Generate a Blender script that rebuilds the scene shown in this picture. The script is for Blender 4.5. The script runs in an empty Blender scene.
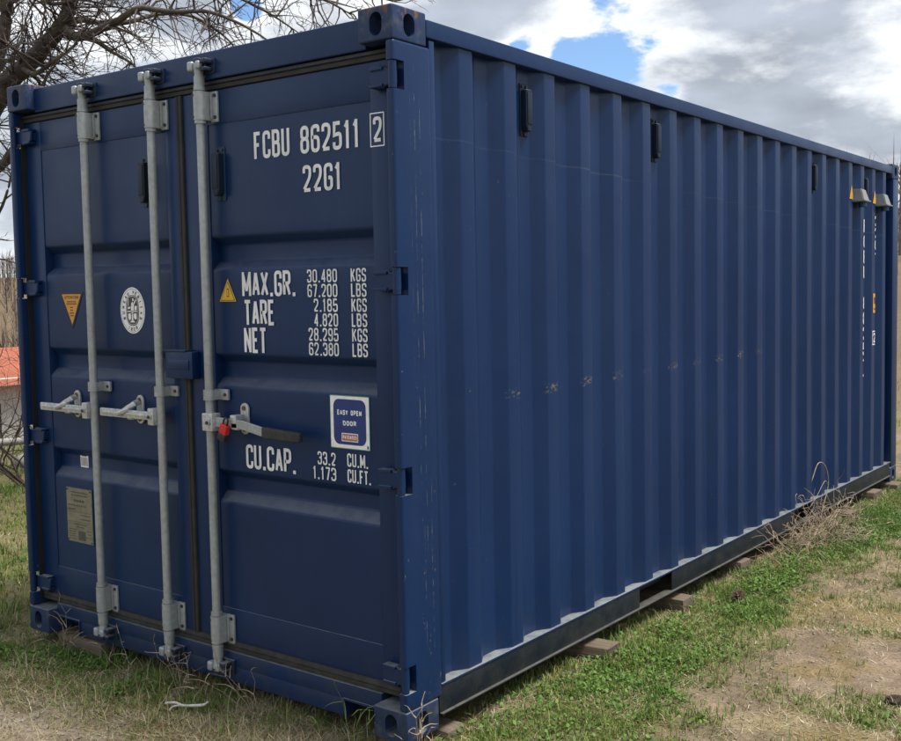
import bpy, bmesh, math, random
import numpy as np
from mathutils import Vector, Matrix, Euler

R = math.radians
random.seed(7)
rng = np.random.default_rng(7)
scene = bpy.context.scene
col = scene.collection

# ------------------------------------------------------------------ camera
CAM = Vector((2.4555, -2.6859, 1.6131))
ROT = (1.5068, 0.0121, 0.5938)
F, SX, SY, PW, PH = 1041.43, 101.35, -14.44, 901.0, 741.0
cam_d = bpy.data.cameras.new('camera')
cam = bpy.data.objects.new('camera', cam_d)
col.objects.link(cam)
cam.location = CAM
cam.rotation_euler = ROT
cam_d.sensor_fit = 'HORIZONTAL'
cam_d.sensor_width = 36.0
cam_d.lens = F / PW * 36.0
cam_d.shift_x = -SX / PW
cam_d.shift_y = SY / PW
cam_d.clip_start = 0.05
cam_d.clip_end = 3000
scene.camera = cam
ROTM = Euler(ROT, 'XYZ').to_matrix()


def pray(u, v):
    d = Vector(((u - PW / 2 - SX) / F, -(v - PH / 2 - SY) / F, -1))
    return ROTM @ d


def at(u, v, dist):
    d = pray(u, v).normalized()
    return CAM + d * dist


def on_z(u, v, z):
    d = pray(u, v)
    return CAM + d * ((z - CAM.z) / d.z)


# ------------------------------------------------------------------ sky, sun, exposure
SUN_EL, SUN_AZ = R(66), R(64)          # azimuth measured from +Y towards +X
world = bpy.data.worlds.new('World')
scene.world = world
world.use_nodes = True
nt = world.node_tree
for n in list(nt.nodes):
    nt.nodes.remove(n)


class NB:
    """tiny node builder"""
    def __init__(self, tree):
        self.t = tree

    def n(self, typ, **kw):
        nd = self.t.nodes.new(typ)
        for k, v in kw.items():
            setattr(nd, k, v)
        return nd

    def put(self, sock, v):
        if isinstance(v, bpy.types.NodeSocket):
            self.t.links.new(v, sock)
        elif v is not None:
            sock.default_value = v

    def math(self, op, a, b=None, c=None, clamp=False):
        nd = self.n('ShaderNodeMath', operation=op, use_clamp=clamp)
        for i, v in enumerate((a, b, c)):
            if v is not None:
                self.put(nd.inputs[i], v)
        return nd.outputs[0]

    def vmath(self, op, a, b=None):
        nd = self.n('ShaderNodeVectorMath', operation=op)
        self.put(nd.inputs[0], a)
        if b is not None:
            self.put(nd.inputs[1], b)
        return nd.outputs['Value'] if op in ('DOT_PRODUCT', 'LENGTH', 'DISTANCE') else nd.outputs[0]

    def noise(self, vec, scale, detail=4, rough=0.55, dist=0.0):
        nd = self.n('ShaderNodeTexNoise')
        if vec is not None:
            self.put(nd.inputs['Vector'], vec)
        nd.inputs['Scale'].default_value = scale
        nd.inputs['Detail'].default_value = detail
        nd.inputs['Roughness'].default_value = rough
        nd.inputs['Distortion'].default_value = dist
        return nd.outputs['Fac']

    def remap(self, v, a, b, c=0.0, d=1.0, smooth=False):
        nd = self.n('ShaderNodeMapRange', clamp=True)
        if smooth:
            nd.interpolation_type = 'SMOOTHSTEP'
        self.put(nd.inputs[0], v)
        for i, x in enumerate((a, b, c, d)):
            self.put(nd.inputs[i + 1], x)
        return nd.outputs[0]

    def mix(self, f, a, b, blend='MIX'):
        nd = self.n('ShaderNodeMix', data_type='RGBA', blend_type=blend)
        self.put(nd.inputs[0], f)
        self.put(nd.inputs[6], a if isinstance(a, bpy.types.NodeSocket) else (*a[:3], 1))
        self.put(nd.inputs[7], b if isinstance(b, bpy.types.NodeSocket) else (*b[:3], 1))
        return nd.outputs[2]

    def sep(self, v):
        nd = self.n('ShaderNodeSeparateXYZ')
        self.put(nd.inputs[0], v)
        return nd.outputs

    def comb(self, x, y, z):
        nd = self.n('ShaderNodeCombineXYZ')
        for i, v in enumerate((x, y, z)):
            self.put(nd.inputs[i], v)
        return nd.outputs[0]


def make_sky():
    b = NB(nt)
    out = b.n('ShaderNodeOutputWorld')
    bg = b.n('ShaderNodeBackground')
    bg.inputs['Strength'].default_value = 0.1
    nt.links.new(bg.outputs[0], out.inputs[0])
    sky = b.n('ShaderNodeTexSky', sky_type='NISHITA')
    sky.sun_disc = False
    sky.sun_elevation = SUN_EL
    sky.sun_rotation = SUN_AZ
    sky.air_density = 1.0
    sky.dust_density = 0.6
    sky.ozone_density = 1.6
    d = b.n('ShaderNodeTexCoord').outputs['Generated']
    s = b.sep(d)
    zc = b.math('MAXIMUM', s[2], 0.0)
    # cumulus field, a little flattened
    dn = b.vmath('NORMALIZE', d)
    p = b.vmath('MULTIPLY', dn, (4.2, 4.2, 9.5))
    big = b.noise(b.vmath('ADD', p, SKY_OFF), 0.75, 3, 0.5, 0.2)
    fine = b.noise(b.vmath('ADD', p, (3.1, 1.7, 5.2)), 2.1, 10, 0.58, 0.15)
    dens = b.math('ADD', b.math('MULTIPLY', big, 0.52), b.math('MULTIPLY', fine, 0.48))
    # the broken gaps and the heavy bank, given as sky directions
    for (u, v, k, amt) in SKY_BLOBS:
        dd = pray(u, v).normalized()
        dt = b.math('DISTANCE' if False else 'SUBTRACT', 1.0, b.vmath('DOT_PRODUCT', b.vmath('NORMALIZE', d), tuple(dd)))
        g = b.math('POWER', 2.718, b.math('MULTIPLY', dt, -k))
        dens = b.math('ADD', dens, b.math('MULTIPLY', g, amt))
    cover = b.remap(dens, 0.425, 0.475, 0, 1, True)
    # thick parts go grey, thin rims stay white
    shade = b.noise(b.vmath('ADD', p, (7.3, 2.2, 0.4)), 1.3, 8, 0.56, 0.2)
    thick = b.remap(b.math('ADD', dens, b.math('MULTIPLY', b.math('SUBTRACT', shade, 0.5), 0.45)), 0.47, 0.62, 0, 1, True)
    gk = b.remap(b.noise(b.vmath('ADD', p, (2.3, 9.2, 4.4)), 1.7, 6, 0.5), 0.3, 0.7, 0.74, 1.25)
    greyc = b.mix(1.0, (2.75, 3.05, 3.55), b.comb(gk, gk, gk), 'MULTIPLY')
    c = b.mix(thick, (6.1, 6.3, 6.5), greyc)
    lowwhite = b.remap(zc, 0.0, 0.12, 1, 0, True)
    c = b.mix(b.math('MULTIPLY', lowwhite, 0.55), c, (4.9, 5.3, 5.8))
    skyb = b.mix(1.0, sky.outputs[0], (0.80, 0.92, 1.05), 'MULTIPLY')
    allc = b.mix(cover, skyb, c)
    nt.links.new(allc, bg.inputs['Color'])


SKY_OFF = (1.3, 4.1, 0.0)
SKY_BLOBS = [(610, 78, 1800, -0.14), (672, 92, 6000, -0.12), (565, 62, 5000, -0.12), (515, 50, 6000, -0.16), (246, 4, 12000, -0.20), (490, -5, 600, 0.13), (110, 40, 60, 0.12), (690, 10, 900, 0.12), (760, 100, 900, 0.08), (860, 120, 250, 0.10)]
make_sky()
sun_d = bpy.data.lights.new('sun', 'SUN')
sun_d.energy = 3.5
sun_d.angle = R(22)
sun_d.color = (1.0, 0.95, 0.88)
sun = bpy.data.objects.new('sun', sun_d)
col.objects.link(sun)
sv = Vector((math.cos(SUN_EL) * math.sin(SUN_AZ), math.cos(SUN_EL) * math.cos(SUN_AZ), math.sin(SUN_EL)))
sun.rotation_euler = sv.to_track_quat('Z', 'Y').to_euler()
sun.location = sv * 30
scene.view_settings.view_transform = 'Standard'
scene.view_settings.look = 'None'
scene.view_settings.exposure = 0.82
scene.view_settings.gamma = 1.0
scene.view_settings.use_curve_mapping = False


# ------------------------------------------------------------------ helpers
def tag(o, label=None, cat=None, group=None, kind=None):
    if label: o['label'] = label
    if cat: o['category'] = cat
    if group: o['group'] = group
    if kind: o['kind'] = kind
    return o


def empty(name, loc=(0, 0, 0)):
    o = bpy.data.objects.new(name, None)
    o.empty_display_size = 0.2
    col.objects.link(o)
    o.location = loc
    return o


def obj(name, bm, mat, parent=None, smooth=None):
    if isinstance(bm, bmesh.types.BMesh):
        me = bpy.data.meshes.new(name)
        bm.normal_update()
        bm.to_mesh(me)
        bm.free()
    else:
        me = bm
    if mat is not None:
        for m in (mat if isinstance(mat, (list, tuple)) else [mat]):
            me.materials.append(m)
    o = bpy.data.objects.new(name, me)
    col.objects.link(o)
    if parent:
        o.parent = parent
    if smooth is not None:
        me.shade_smooth()
        me.set_sharp_from_angle(angle=R(smooth))
    return o


def box(bm, lo, hi, bev=0.0, seg=2, mi=0):
    t = bmesh.new()
    lo, hi = [min(a, b) for a, b in zip(lo, hi)], [max(a, b) for a, b in zip(lo, hi)]
    bmesh.ops.create_cube(t, size=1.0)
    for v in t.verts:
        v.co = Vector([(lo[i] + hi[i]) / 2 + v.co[i] * (hi[i] - lo[i]) for i in range(3)])
    if bev > 0:
        bmesh.ops.bevel(t, geom=list(t.edges), offset=bev, segments=seg, affect='EDGES', profile=0.6)
    merge(bm, t, mi)
    return bm


def merge(bm, t, mi=0, M=None):
    mp = {}
    for v in t.verts:
        mp[v] = bm.verts.new(M @ v.co if M else v.co)
    for f in t.faces:
        try:
            nf = bm.faces.new([mp[v] for v in f.verts])
            nf.material_index = mi
            nf.smooth = f.smooth
        except ValueError:
            pass
    t.free()


def cyl(bm, a, b, r0, r1=None, n=16, mi=0, cap=True):
    a, b = Vector(a), Vector(b)
    r1 = r0 if r1 is None else r1
    q = (b - a).to_track_quat('Z', 'Y')
    ra, rb = [], []
    for i in range(n):
        t = 2 * math.pi * i / n
        d = q @ Vector((math.cos(t), math.sin(t), 0))
        ra.append(bm.verts.new(a + d * r0))
        rb.append(bm.verts.new(b + d * r1))
    for i in range(n):
        f = bm.faces.new((ra[i], ra[(i + 1) % n], rb[(i + 1) % n], rb[i]))
        f.material_index = mi
    if cap:
        f = bm.faces.new(list(reversed(ra))); f.material_index = mi
        f = bm.faces.new(rb); f.material_index = mi
    return bm


def tube(bm, pts, rad, n=6, mi=0):
    pts = [Vector(p) for p in pts]
    rings = []
    up = Vector((0.3, 0.2, 1)).normalized()
    for i, p in enumerate(pts):
        d = (pts[min(i + 1, len(pts) - 1)] - pts[max(i - 1, 0)])
        if d.length < 1e-9: d = Vector((0, 0, 1))
        d.normalize()
        x = d.cross(up)
        if x.length < 1e-3: x = d.cross(Vector((1, 0, 0)))
        x.normalize(); y = d.cross(x)
        r = rad[i] if isinstance(rad, (list, tuple)) else rad
        rings.append([bm.verts.new(p + (x * math.cos(2 * math.pi * k / n) + y * math.sin(2 * math.pi * k / n)) * r) for k in range(n)])
    for i in range(len(rings) - 1):
        for k in range(n):
            f = bm.faces.new((rings[i][k], rings[i][(k + 1) % n], rings[i + 1][(k + 1) % n], rings[i + 1][k]))
            f.smooth = True; f.material_index = mi
    for rg in (rings[0], rings[-1]):
        f = bm.faces.new(rg); f.material_index = mi
    return bm


def prism_y(bm, pts, y0, y1, bev=0.0, mi=0):
    """polygon in XZ extruded along Y"""
    t = bmesh.new()
    a = [t.verts.new((x, y0, z)) for x, z in pts]
    b_ = [t.verts.new((x, y1, z)) for x, z in pts]
    n = len(pts)
    t.faces.new(a); t.faces.new(list(reversed(b_)))
    for i in range(n):
        t.faces.new((a[i], b_[i], b_[(i + 1) % n], a[(i + 1) % n]))
    bmesh.ops.recalc_face_normals(t, faces=t.faces)
    if bev: bmesh.ops.bevel(t, geom=list(t.edges), offset=bev, segments=1, affect='EDGES')
    merge(bm, t, mi)
    return bm


def stadium(cx, cz, w, h, n=8):
    """rounded slot outline, taller than wide or wider than tall"""
    r = min(w, h) / 2
    pts = []
    if h >= w:
        for i in range(n + 1):
            t = math.pi * i / n
            pts.append((cx + r * math.cos(t), cz + h / 2 - r + r * math.sin(t)))
        for i in range(n + 1):
            t = math.pi + math.pi * i / n
            pts.append((cx + r * math.cos(t), cz - h / 2 + r + r * math.sin(t)))
    else:
        for i in range(n + 1):
            t = -math.pi / 2 + math.pi * i / n
            pts.append((cx + w / 2 - r + r * math.cos(t), cz + r * math.sin(t)))
        for i in range(n + 1):
            t = math.pi / 2 + math.pi * i / n
            pts.append((cx - w / 2 + r + r * math.cos(t), cz + r * math.sin(t)))
    return pts


def carve(bm, cutters):
    """boolean difference, returns a mesh"""
    me = bpy.data.meshes.new('tmp'); bm.normal_update(); bm.to_mesh(me); bm.free()
    o = bpy.data.objects.new('tmp', me); col.objects.link(o)
    cs = []
    for c in cutters:
        bmesh.ops.recalc_face_normals(c, faces=c.faces)
        cm = bpy.data.meshes.new('cut'); c.to_mesh(cm); c.free()
        co = bpy.data.objects.new('cut', cm); col.objects.link(co); cs.append(co)
        m = o.modifiers.new('b', 'BOOLEAN'); m.operation = 'DIFFERENCE'; m.object = co; m.solver = 'EXACT'
    bpy.context.view_layer.update()
    dg = bpy.context.evaluated_depsgraph_get()
    res = bpy.data.meshes.new_from_object(o.evaluated_get(dg))
    for c in cs + [o]:
        mm = c.data; bpy.data.objects.remove(c); bpy.data.meshes.remove(mm)
    return res


def mesh_np(name, verts, tris, colors=None):
    me = bpy.data.meshes.new(name)
    nv, nf = len(verts), len(tris)
    me.vertices.add(nv)
    me.vertices.foreach_set('co', np.ascontiguousarray(verts, dtype=np.float32).ravel())
    me.loops.add(nf * 3)
    me.loops.foreach_set('vertex_index', np.ascontiguousarray(tris, dtype=np.int32).ravel())
    me.polygons.add(nf)
    me.polygons.foreach_set('loop_start', np.arange(0, nf * 3, 3, dtype=np.int32))
    me.update(calc_edges=True)
    if colors is not None:
        a = me.color_attributes.new('tint', 'FLOAT_COLOR', 'POINT')
        c4 = np.ones((nv, 4), dtype=np.float32); c4[:, :3] = colors
        a.data.foreach_set('color', c4.ravel())
    return me


def vnoise(x, y, seed=0):
    """smooth value noise in numpy"""
    x = np.asarray(x, float); y = np.asarray(y, float)
    xi = np.floor(x).astype(np.int64); yi = np.floor(y).astype(np.int64)
    fx = x - xi; fy = y - yi
    fx = fx * fx * (3 - 2 * fx); fy = fy * fy * (3 - 2 * fy)

    def h(a, b):
        n = (a * 374761393 + b * 668265263 + seed * 2246822519) & 0xffffffff
        n = ((n ^ (n >> 13)) * 1274126177) & 0xffffffff
        n = n ^ (n >> 16)
        return (n & 0xffff) / 65535.0
    return (h(xi, yi) * (1 - fx) * (1 - fy) + h(xi + 1, yi) * fx * (1 - fy)
            + h(xi, yi + 1) * (1 - fx) * fy + h(xi + 1, yi + 1) * fx * fy)


def fbm(x, y, oct=4, seed=0):
    s = 0; a = 0.5; f = 1.0; t = 0
    for i in range(oct):
        s = s + a * vnoise(x * f, y * f, seed + i * 17); t += a; a *= 0.5; f *= 2.03
    return s / t


def sstep(a, b, x):
    t = np.clip((x - a) / (b - a), 0, 1)
    return t * t * (3 - 2 * t)


# ------------------------------------------------------------------ materials
def material(name):
    m = bpy.data.materials.new(name)
    m.use_nodes = True
    m.node_tree.nodes.clear()
    b = NB(m.node_tree)
    out = b.n('ShaderNodeOutputMaterial')
    p = b.n('ShaderNodeBsdfPrincipled')
    m.node_tree.links.new(p.outputs[0], out.inputs[0])
    return m, b, p


def bump(b, p, h, strength=0.3, dist=0.01):
    nd = b.n('ShaderNodeBump')
    nd.inputs['Strength'].default_value = strength
    nd.inputs['Distance'].default_value = dist
    b.put(nd.inputs['Height'], h)
    b.t.links.new(nd.outputs[0], p.inputs['Normal'])


def simple(name, c, rough=0.6, metal=0.0, var=0.25, scale=30, bmp=0.0, spec=0.5):
    m, b, p = material(name)
    tc = b.n('ShaderNodeTexCoord').outputs['Object']
    n = b.noise(tc, scale, 5, 0.6)
    k = b.remap(n, 0.3, 0.7, 1 - var, 1 + var)
    cc = b.mix(1.0, (*c, 1), b.comb(k, k, k), 'MULTIPLY')
    b.put(p.inputs['Base Color'], cc)
    b.put(p.inputs['Roughness'], b.remap(b.noise(tc, scale * 0.6, 3), 0.3, 0.7, rough - 0.08, rough + 0.08))
    p.inputs['Metallic'].default_value = metal
    p.inputs['Specular IOR Level'].default_value = spec
    if bmp: bump(b, p, n, bmp, 0.004)
    return m


def paint(name, base=(0.0028, 0.0205, 0.078), chips=0.0, scrape=False, post=False, rust=0.0, rough=0.36, dustc=(0.19, 0.205, 0.205)):
    """weathered container enamel: dust on upward faces, rubbed spots, chips and rust"""
    m, b, p = material(name)
    tc = b.n('ShaderNodeTexCoord').outputs['Object']
    geo = b.n('ShaderNodeNewGeometry')
    nz = b.sep(geo.outputs['True Normal'])[2]
    s = b.sep(tc)
    n1 = b.noise(tc, 1.3, 5, 0.6)
    n2 = b.noise(tc, 55, 4, 0.65)
    streak = b.noise(b.vmath('MULTIPLY', tc, (22, 22, 0.9)), 1.0, 5, 0.6)
    c = b.mix(b.remap(n1, 0.3, 0.7), tuple(x * 0.90 for x in base), tuple(x * 1.12 for x in base))
    c = b.mix(b.remap(streak, 0.45, 0.8, 0, 0.10), c, (0.03, 0.045, 0.08))
    c = b.mix(b.remap(n2, 0.52, 0.8, 0, 0.10), c, (0.03, 0.05, 0.10))
    fade = b.remap(b.noise(b.vmath('MULTIPLY', tc, (1.0, 0.8, 0.5)), 1.1, 4, 0.6), 0.42, 0.72, 0, 0.35)
    c = b.mix(fade, c, tuple(x * 1.25 + y for x, y in zip(base, (0.006, 0.008, 0.006))))
    run = b.noise(b.vmath('MULTIPLY', tc, (46, 46, 0.7)), 1.0, 4, 0.7)
    c = b.mix(b.math('MULTIPLY', b.remap(run, 0.60, 0.74, 0, 0.40), b.remap(n1, 0.42, 0.6)), c, tuple(x * 0.45 for x in base))
    speck = b.math('MULTIPLY', b.remap(b.noise(tc, 70, 3, 0.6), 0.735, 0.76), b.remap(n1, 0.45, 0.62))
    c = b.mix(b.math('MULTIPLY', speck, 0.7), c, (0.13, 0.085, 0.05))
    # dust settled on ledges
    dn = b.noise(tc, 16, 5, 0.7)
    dust = b.math('MULTIPLY', b.remap(nz, 0.45, 0.95), b.remap(dn, 0.22, 0.55, 0.25, 1.0))
    low = b.remap(s[2], 0.25, 1.9, 1.0, 0.22)
    c = b.mix(b.math('MULTIPLY', dust, low), c, dustc)
    # splash dirt near the ground
    sp = b.math('MULTIPLY', b.remap(s[2], 0.0, 0.34, 0.55, 0.0), b.remap(b.noise(tc, 9, 6, 0.7), 0.4, 0.7))
    c = b.mix(sp, c, (0.055, 0.055, 0.04))
    rr = b.remap(b.noise(tc, 3.0, 4), 0.3, 0.7, rough - 0.05, rough + 0.09)
    if chips:
        ch = b.math('MULTIPLY', b.remap(b.noise(tc, 38, 3, 0.7), 0.71, 0.735), chips)
        c = b.mix(ch, c, (0.24, 0.22, 0.17))
    if scrape:
        # one long scuff across the corrugation crests
        band = b.math('ABSOLUTE', b.math('SUBTRACT', s[2], b.math('ADD', 1.186, b.math('MULTIPLY', s[1], 0.013))))
        bm_ = b.remap(band, 0.004, 0.026, 1.0, 0.0)
        ym = b.math('MULTIPLY', b.remap(s[1], 0.5, 0.8), b.remap(s[1], 3.1, 3.5, 1, 0))
        xm = b.remap(s[0], -0.024, -0.016)
        bit = b.math('MULTIPLY', b.remap(b.noise(b.vmath('MULTIPLY', tc, (60, 46, 90)), 1.0, 5, 0.7), 0.52, 0.60), b.remap(b.noise(b.vmath('MULTIPLY', tc, (1, 3.1, 1)), 1.0, 1), 0.38, 0.55, 0.12, 0.85))
        c = b.mix(b.math('MULTIPLY', b.math('MULTIPLY', bm_, ym), b.math('MULTIPLY', xm, bit)), c, (0.19, 0.155, 0.085))
        # faint rubbed lines dragged along the side
        dl = b.math('ABSOLUTE', b.math('SUBTRACT', s[2], b.math('SUBTRACT', 2.18, b.math('MULTIPLY', s[1], 0.03))))
        c = b.mix(b.math('MULTIPLY', b.remap(dl, 0.0, 0.004, 0.35, 0.0), b.remap(n1, 0.4, 0.6)), c, (0.09, 0.11, 0.15))
    if post:
        for (yy, w, k, z0, z1) in ((0.105, 0.0016, 0.75, 0.9, 2.45), (0.132, 0.0014, 0.7, 0.6, 2.4), (0.082, 0.0011, 0.35, 1.2, 2.35), (0.158, 0.0022, 0.5, 0.25, 0.95), (0.118, 0.003, 0.4, 0.3, 0.8)):
            wob = b.math('MULTIPLY', b.math('SUBTRACT', b.noise(b.comb(0, yy * 90, s[2]), 2.4, 3), 0.5), 0.012)
            dl = b.math('ABSOLUTE', b.math('SUBTRACT', b.math('ADD', s[1], wob), yy))
            ln = b.math('MULTIPLY', b.remap(dl, w * 0.4, w, k, 0.0), b.remap(b.noise(tc, 13, 5, 0.75), 0.47, 0.62))
            ln = b.math('MULTIPLY', ln, b.math('MULTIPLY', b.remap(s[2], z0, z0 + 0.15), b.remap(s[2], z1 - 0.1, z1, 1, 0)))
            c = b.mix(ln, c, (0.22, 0.225, 0.19))
        ch = b.math('MULTIPLY', b.remap(b.noise(b.vmath('MULTIPLY', tc, (30, 34, 14)), 1.0, 5, 0.7), 0.64, 0.67), b.remap(s[2], 0.95, 0.3))
        c = b.mix(b.math('MULTIPLY', ch, 0.75), c, (0.20, 0.17, 0.10))
    if rust:
        up = b.remap(s[2], 2.52, 2.60, 0.0, 0.17) if rust > 0.5 else 0.0
        rn = b.noise(b.vmath('MULTIPLY', tc, (26, 26, 11)), 1.0, 6, 0.72)
        rf = b.remap(b.math('ADD', rn, up), 0.66, 0.72)
        rcol = b.mix(b.noise(tc, 80, 3), (0.10, 0.035, 0.015), (0.23, 0.12, 0.075))
        c = b.mix(b.math('MULTIPLY', rf, rust), c, rcol)
        grey = b.remap(b.noise(tc, 20, 5, 0.7), 0.52, 0.7, 0, 0.5)
        c = b.mix(grey, c, (0.10, 0.105, 0.115))
        rr = b.math('ADD', rr, b.math('MULTIPLY', rf, 0.25))
    b.put(p.inputs['Base Color'], c)
    b.put(p.inputs['Roughness'], rr)
    p.inputs['Specular IOR Level'].default_value = 0.30
    h = b.math('ADD', b.math('MULTIPLY', b.noise(tc, 160, 2), 0.06), b.math('MULTIPLY', b.noise(tc, 3.2, 3), 1.0))
    bump(b, p, h, 0.16, 0.02)
    return m


M = {}
M['blue'] = paint('blue_enamel')
M['side'] = paint('blue_enamel_side', chips=0.25, scrape=True)
M['post'] = paint('blue_enamel_post', chips=0.5, post=True)
M['fit'] = paint('blue_enamel_worn', base=(0.011, 0.028, 0.082), chips=0.6, rust=0.9, rough=0.45)
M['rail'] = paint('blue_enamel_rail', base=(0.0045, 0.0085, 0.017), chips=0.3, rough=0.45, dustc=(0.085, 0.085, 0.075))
M['dark_blue'] = paint('blue_enamel_forging', base=(0.012, 0.020, 0.045), chips=0.2)
M['teal'] = paint('vent_plastic', base=(0.008, 0.016, 0.034), rough=0.5)
M['tealplate'] = paint('vent_plate', base=(0.012, 0.045, 0.085), rough=0.5)
st_, b, p = material('galvanised_steel')
tc = b.n('ShaderNodeTexCoord').outputs['Object']
na = b.noise(tc, 42, 5, 0.65)
nb_ = b.noise(b.vmath('MULTIPLY', tc, (8, 8, 2.2)), 1.0, 5, 0.65)
c = b.mix(b.remap(na, 0.3, 0.7), (0.29, 0.315, 0.32), (0.42, 0.445, 0.445))
c = b.mix(b.remap(nb_, 0.48, 0.72, 0, 0.5), c, (0.20, 0.215, 0.20))
c = b.mix(b.remap(b.noise(b.vmath('MULTIPLY', tc, (60, 60, 12)), 1.0, 5, 0.7), 0.64, 0.74, 0, 0.55), c, (0.17, 0.11, 0.07))
b.put(p.inputs['Base Color'], c)
b.put(p.inputs['Roughness'], b.remap(nb_, 0.3, 0.7, 0.36, 0.56))
p.inputs['Metallic'].default_value = 0.35
bump(b, p, na, 0.12, 0.004)
M['steel'] = st_
M['zinc'] = simple('bright_zinc', (0.50, 0.51, 0.50), 0.42, 0.45, 0.3, 60, 0.2)
M['bolt'] = simple('dark_bolt', (0.05, 0.05, 0.055), 0.5, 0.5, 0.3, 80)
M['rustbolt'] = simple('rusty_bolt', (0.16, 0.075, 0.045), 0.8, 0.1, 0.4, 90)
M['rubber'] = simple('rubber_gasket', (0.013, 0.013, 0.013), 0.62, 0, 0.4, 25, 0.2)
M['rubber_dusty'] = simple('dusty_rubber', (0.030, 0.029, 0.026), 0.8, 0, 0.5, 22, 0.3)
M['white'] = simple('white_vinyl', (0.80, 0.81, 0.81), 0.5, 0, 0.10, 35)
wv_, b, p = material('white_vinyl_worn')
tc = b.n('ShaderNodeTexCoord').outputs['Object']
worn = b.math('MULTIPLY', b.remap(b.noise(tc, 85, 5, 0.75), 0.60, 0.68), b.remap(b.noise(tc, 5, 3), 0.42, 0.62))
gr_ = b.remap(b.noise(b.vmath('MULTIPLY', tc, (30, 30, 6)), 1.0, 5, 0.7), 0.35, 0.7, 1.0, 0.72)
c = b.mix(1.0, (0.82, 0.83, 0.83), b.comb(gr_, gr_, gr_), 'MULTIPLY')
b.put(p.inputs['Base Color'], b.mix(b.math('MULTIPLY', worn, 0.75), c, (0.02, 0.035, 0.09)))
p.inputs['Roughness'].default_value = 0.55
M['worn_white'] = wv_
M['black'] = simple('black_print', (0.015, 0.014, 0.014), 0.5, 0, 0.2, 40)
M['darkprint'] = simple('brown_print', (0.055, 0.035, 0.035), 0.5, 0, 0.2, 40)
M['orange'] = simple('orange_vinyl', (0.62, 0.30, 0.035), 0.5, 0, 0.12, 40)
M['yellow'] = simple('yellow_vinyl', (0.68, 0.42, 0.03), 0.5, 0, 0.12, 40)
M['stblue'] = simple('sticker_blue', (0.012, 0.032, 0.17), 0.4, 0, 0.1, 40)
M['stred'] = simple('sticker_red', (0.42, 0.13, 0.10), 0.5, 0, 0.15, 60)
M['stgreen'] = simple('sticker_green_edge', (0.10, 0.28, 0.14), 0.5, 0, 0.15, 60)
M['plate'] = simple('data_plate', (0.23, 0.215, 0.155), 0.45, 0.35, 0.25, 30)
M['platetext'] = simple('plate_engraving', (0.075, 0.075, 0.06), 0.6, 0.1, 0.3, 50)
M['lockred'] = simple('red_plastic', (0.55, 0.02, 0.018), 0.4, 0, 0.15, 60)
M['lockblack'] = simple('black_plastic', (0.012, 0.012, 0.014), 0.4, 0, 0.3, 60)
M['grip'] = simple('black_grip', (0.022, 0.023, 0.024), 0.6, 0, 0.5, 70, 0.4)
M['hood'] = simple('grey_plastic_hood', (0.19, 0.205, 0.21), 0.6, 0, 0.15, 40)
M['plug'] = simple('blue_plug', (0.012, 0.05, 0.15), 0.45, 0, 0.1, 40)
M['void'] = simple('dark_interior', (0.01, 0.011, 0.013), 0.9, 0, 0.2, 10)

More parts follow.
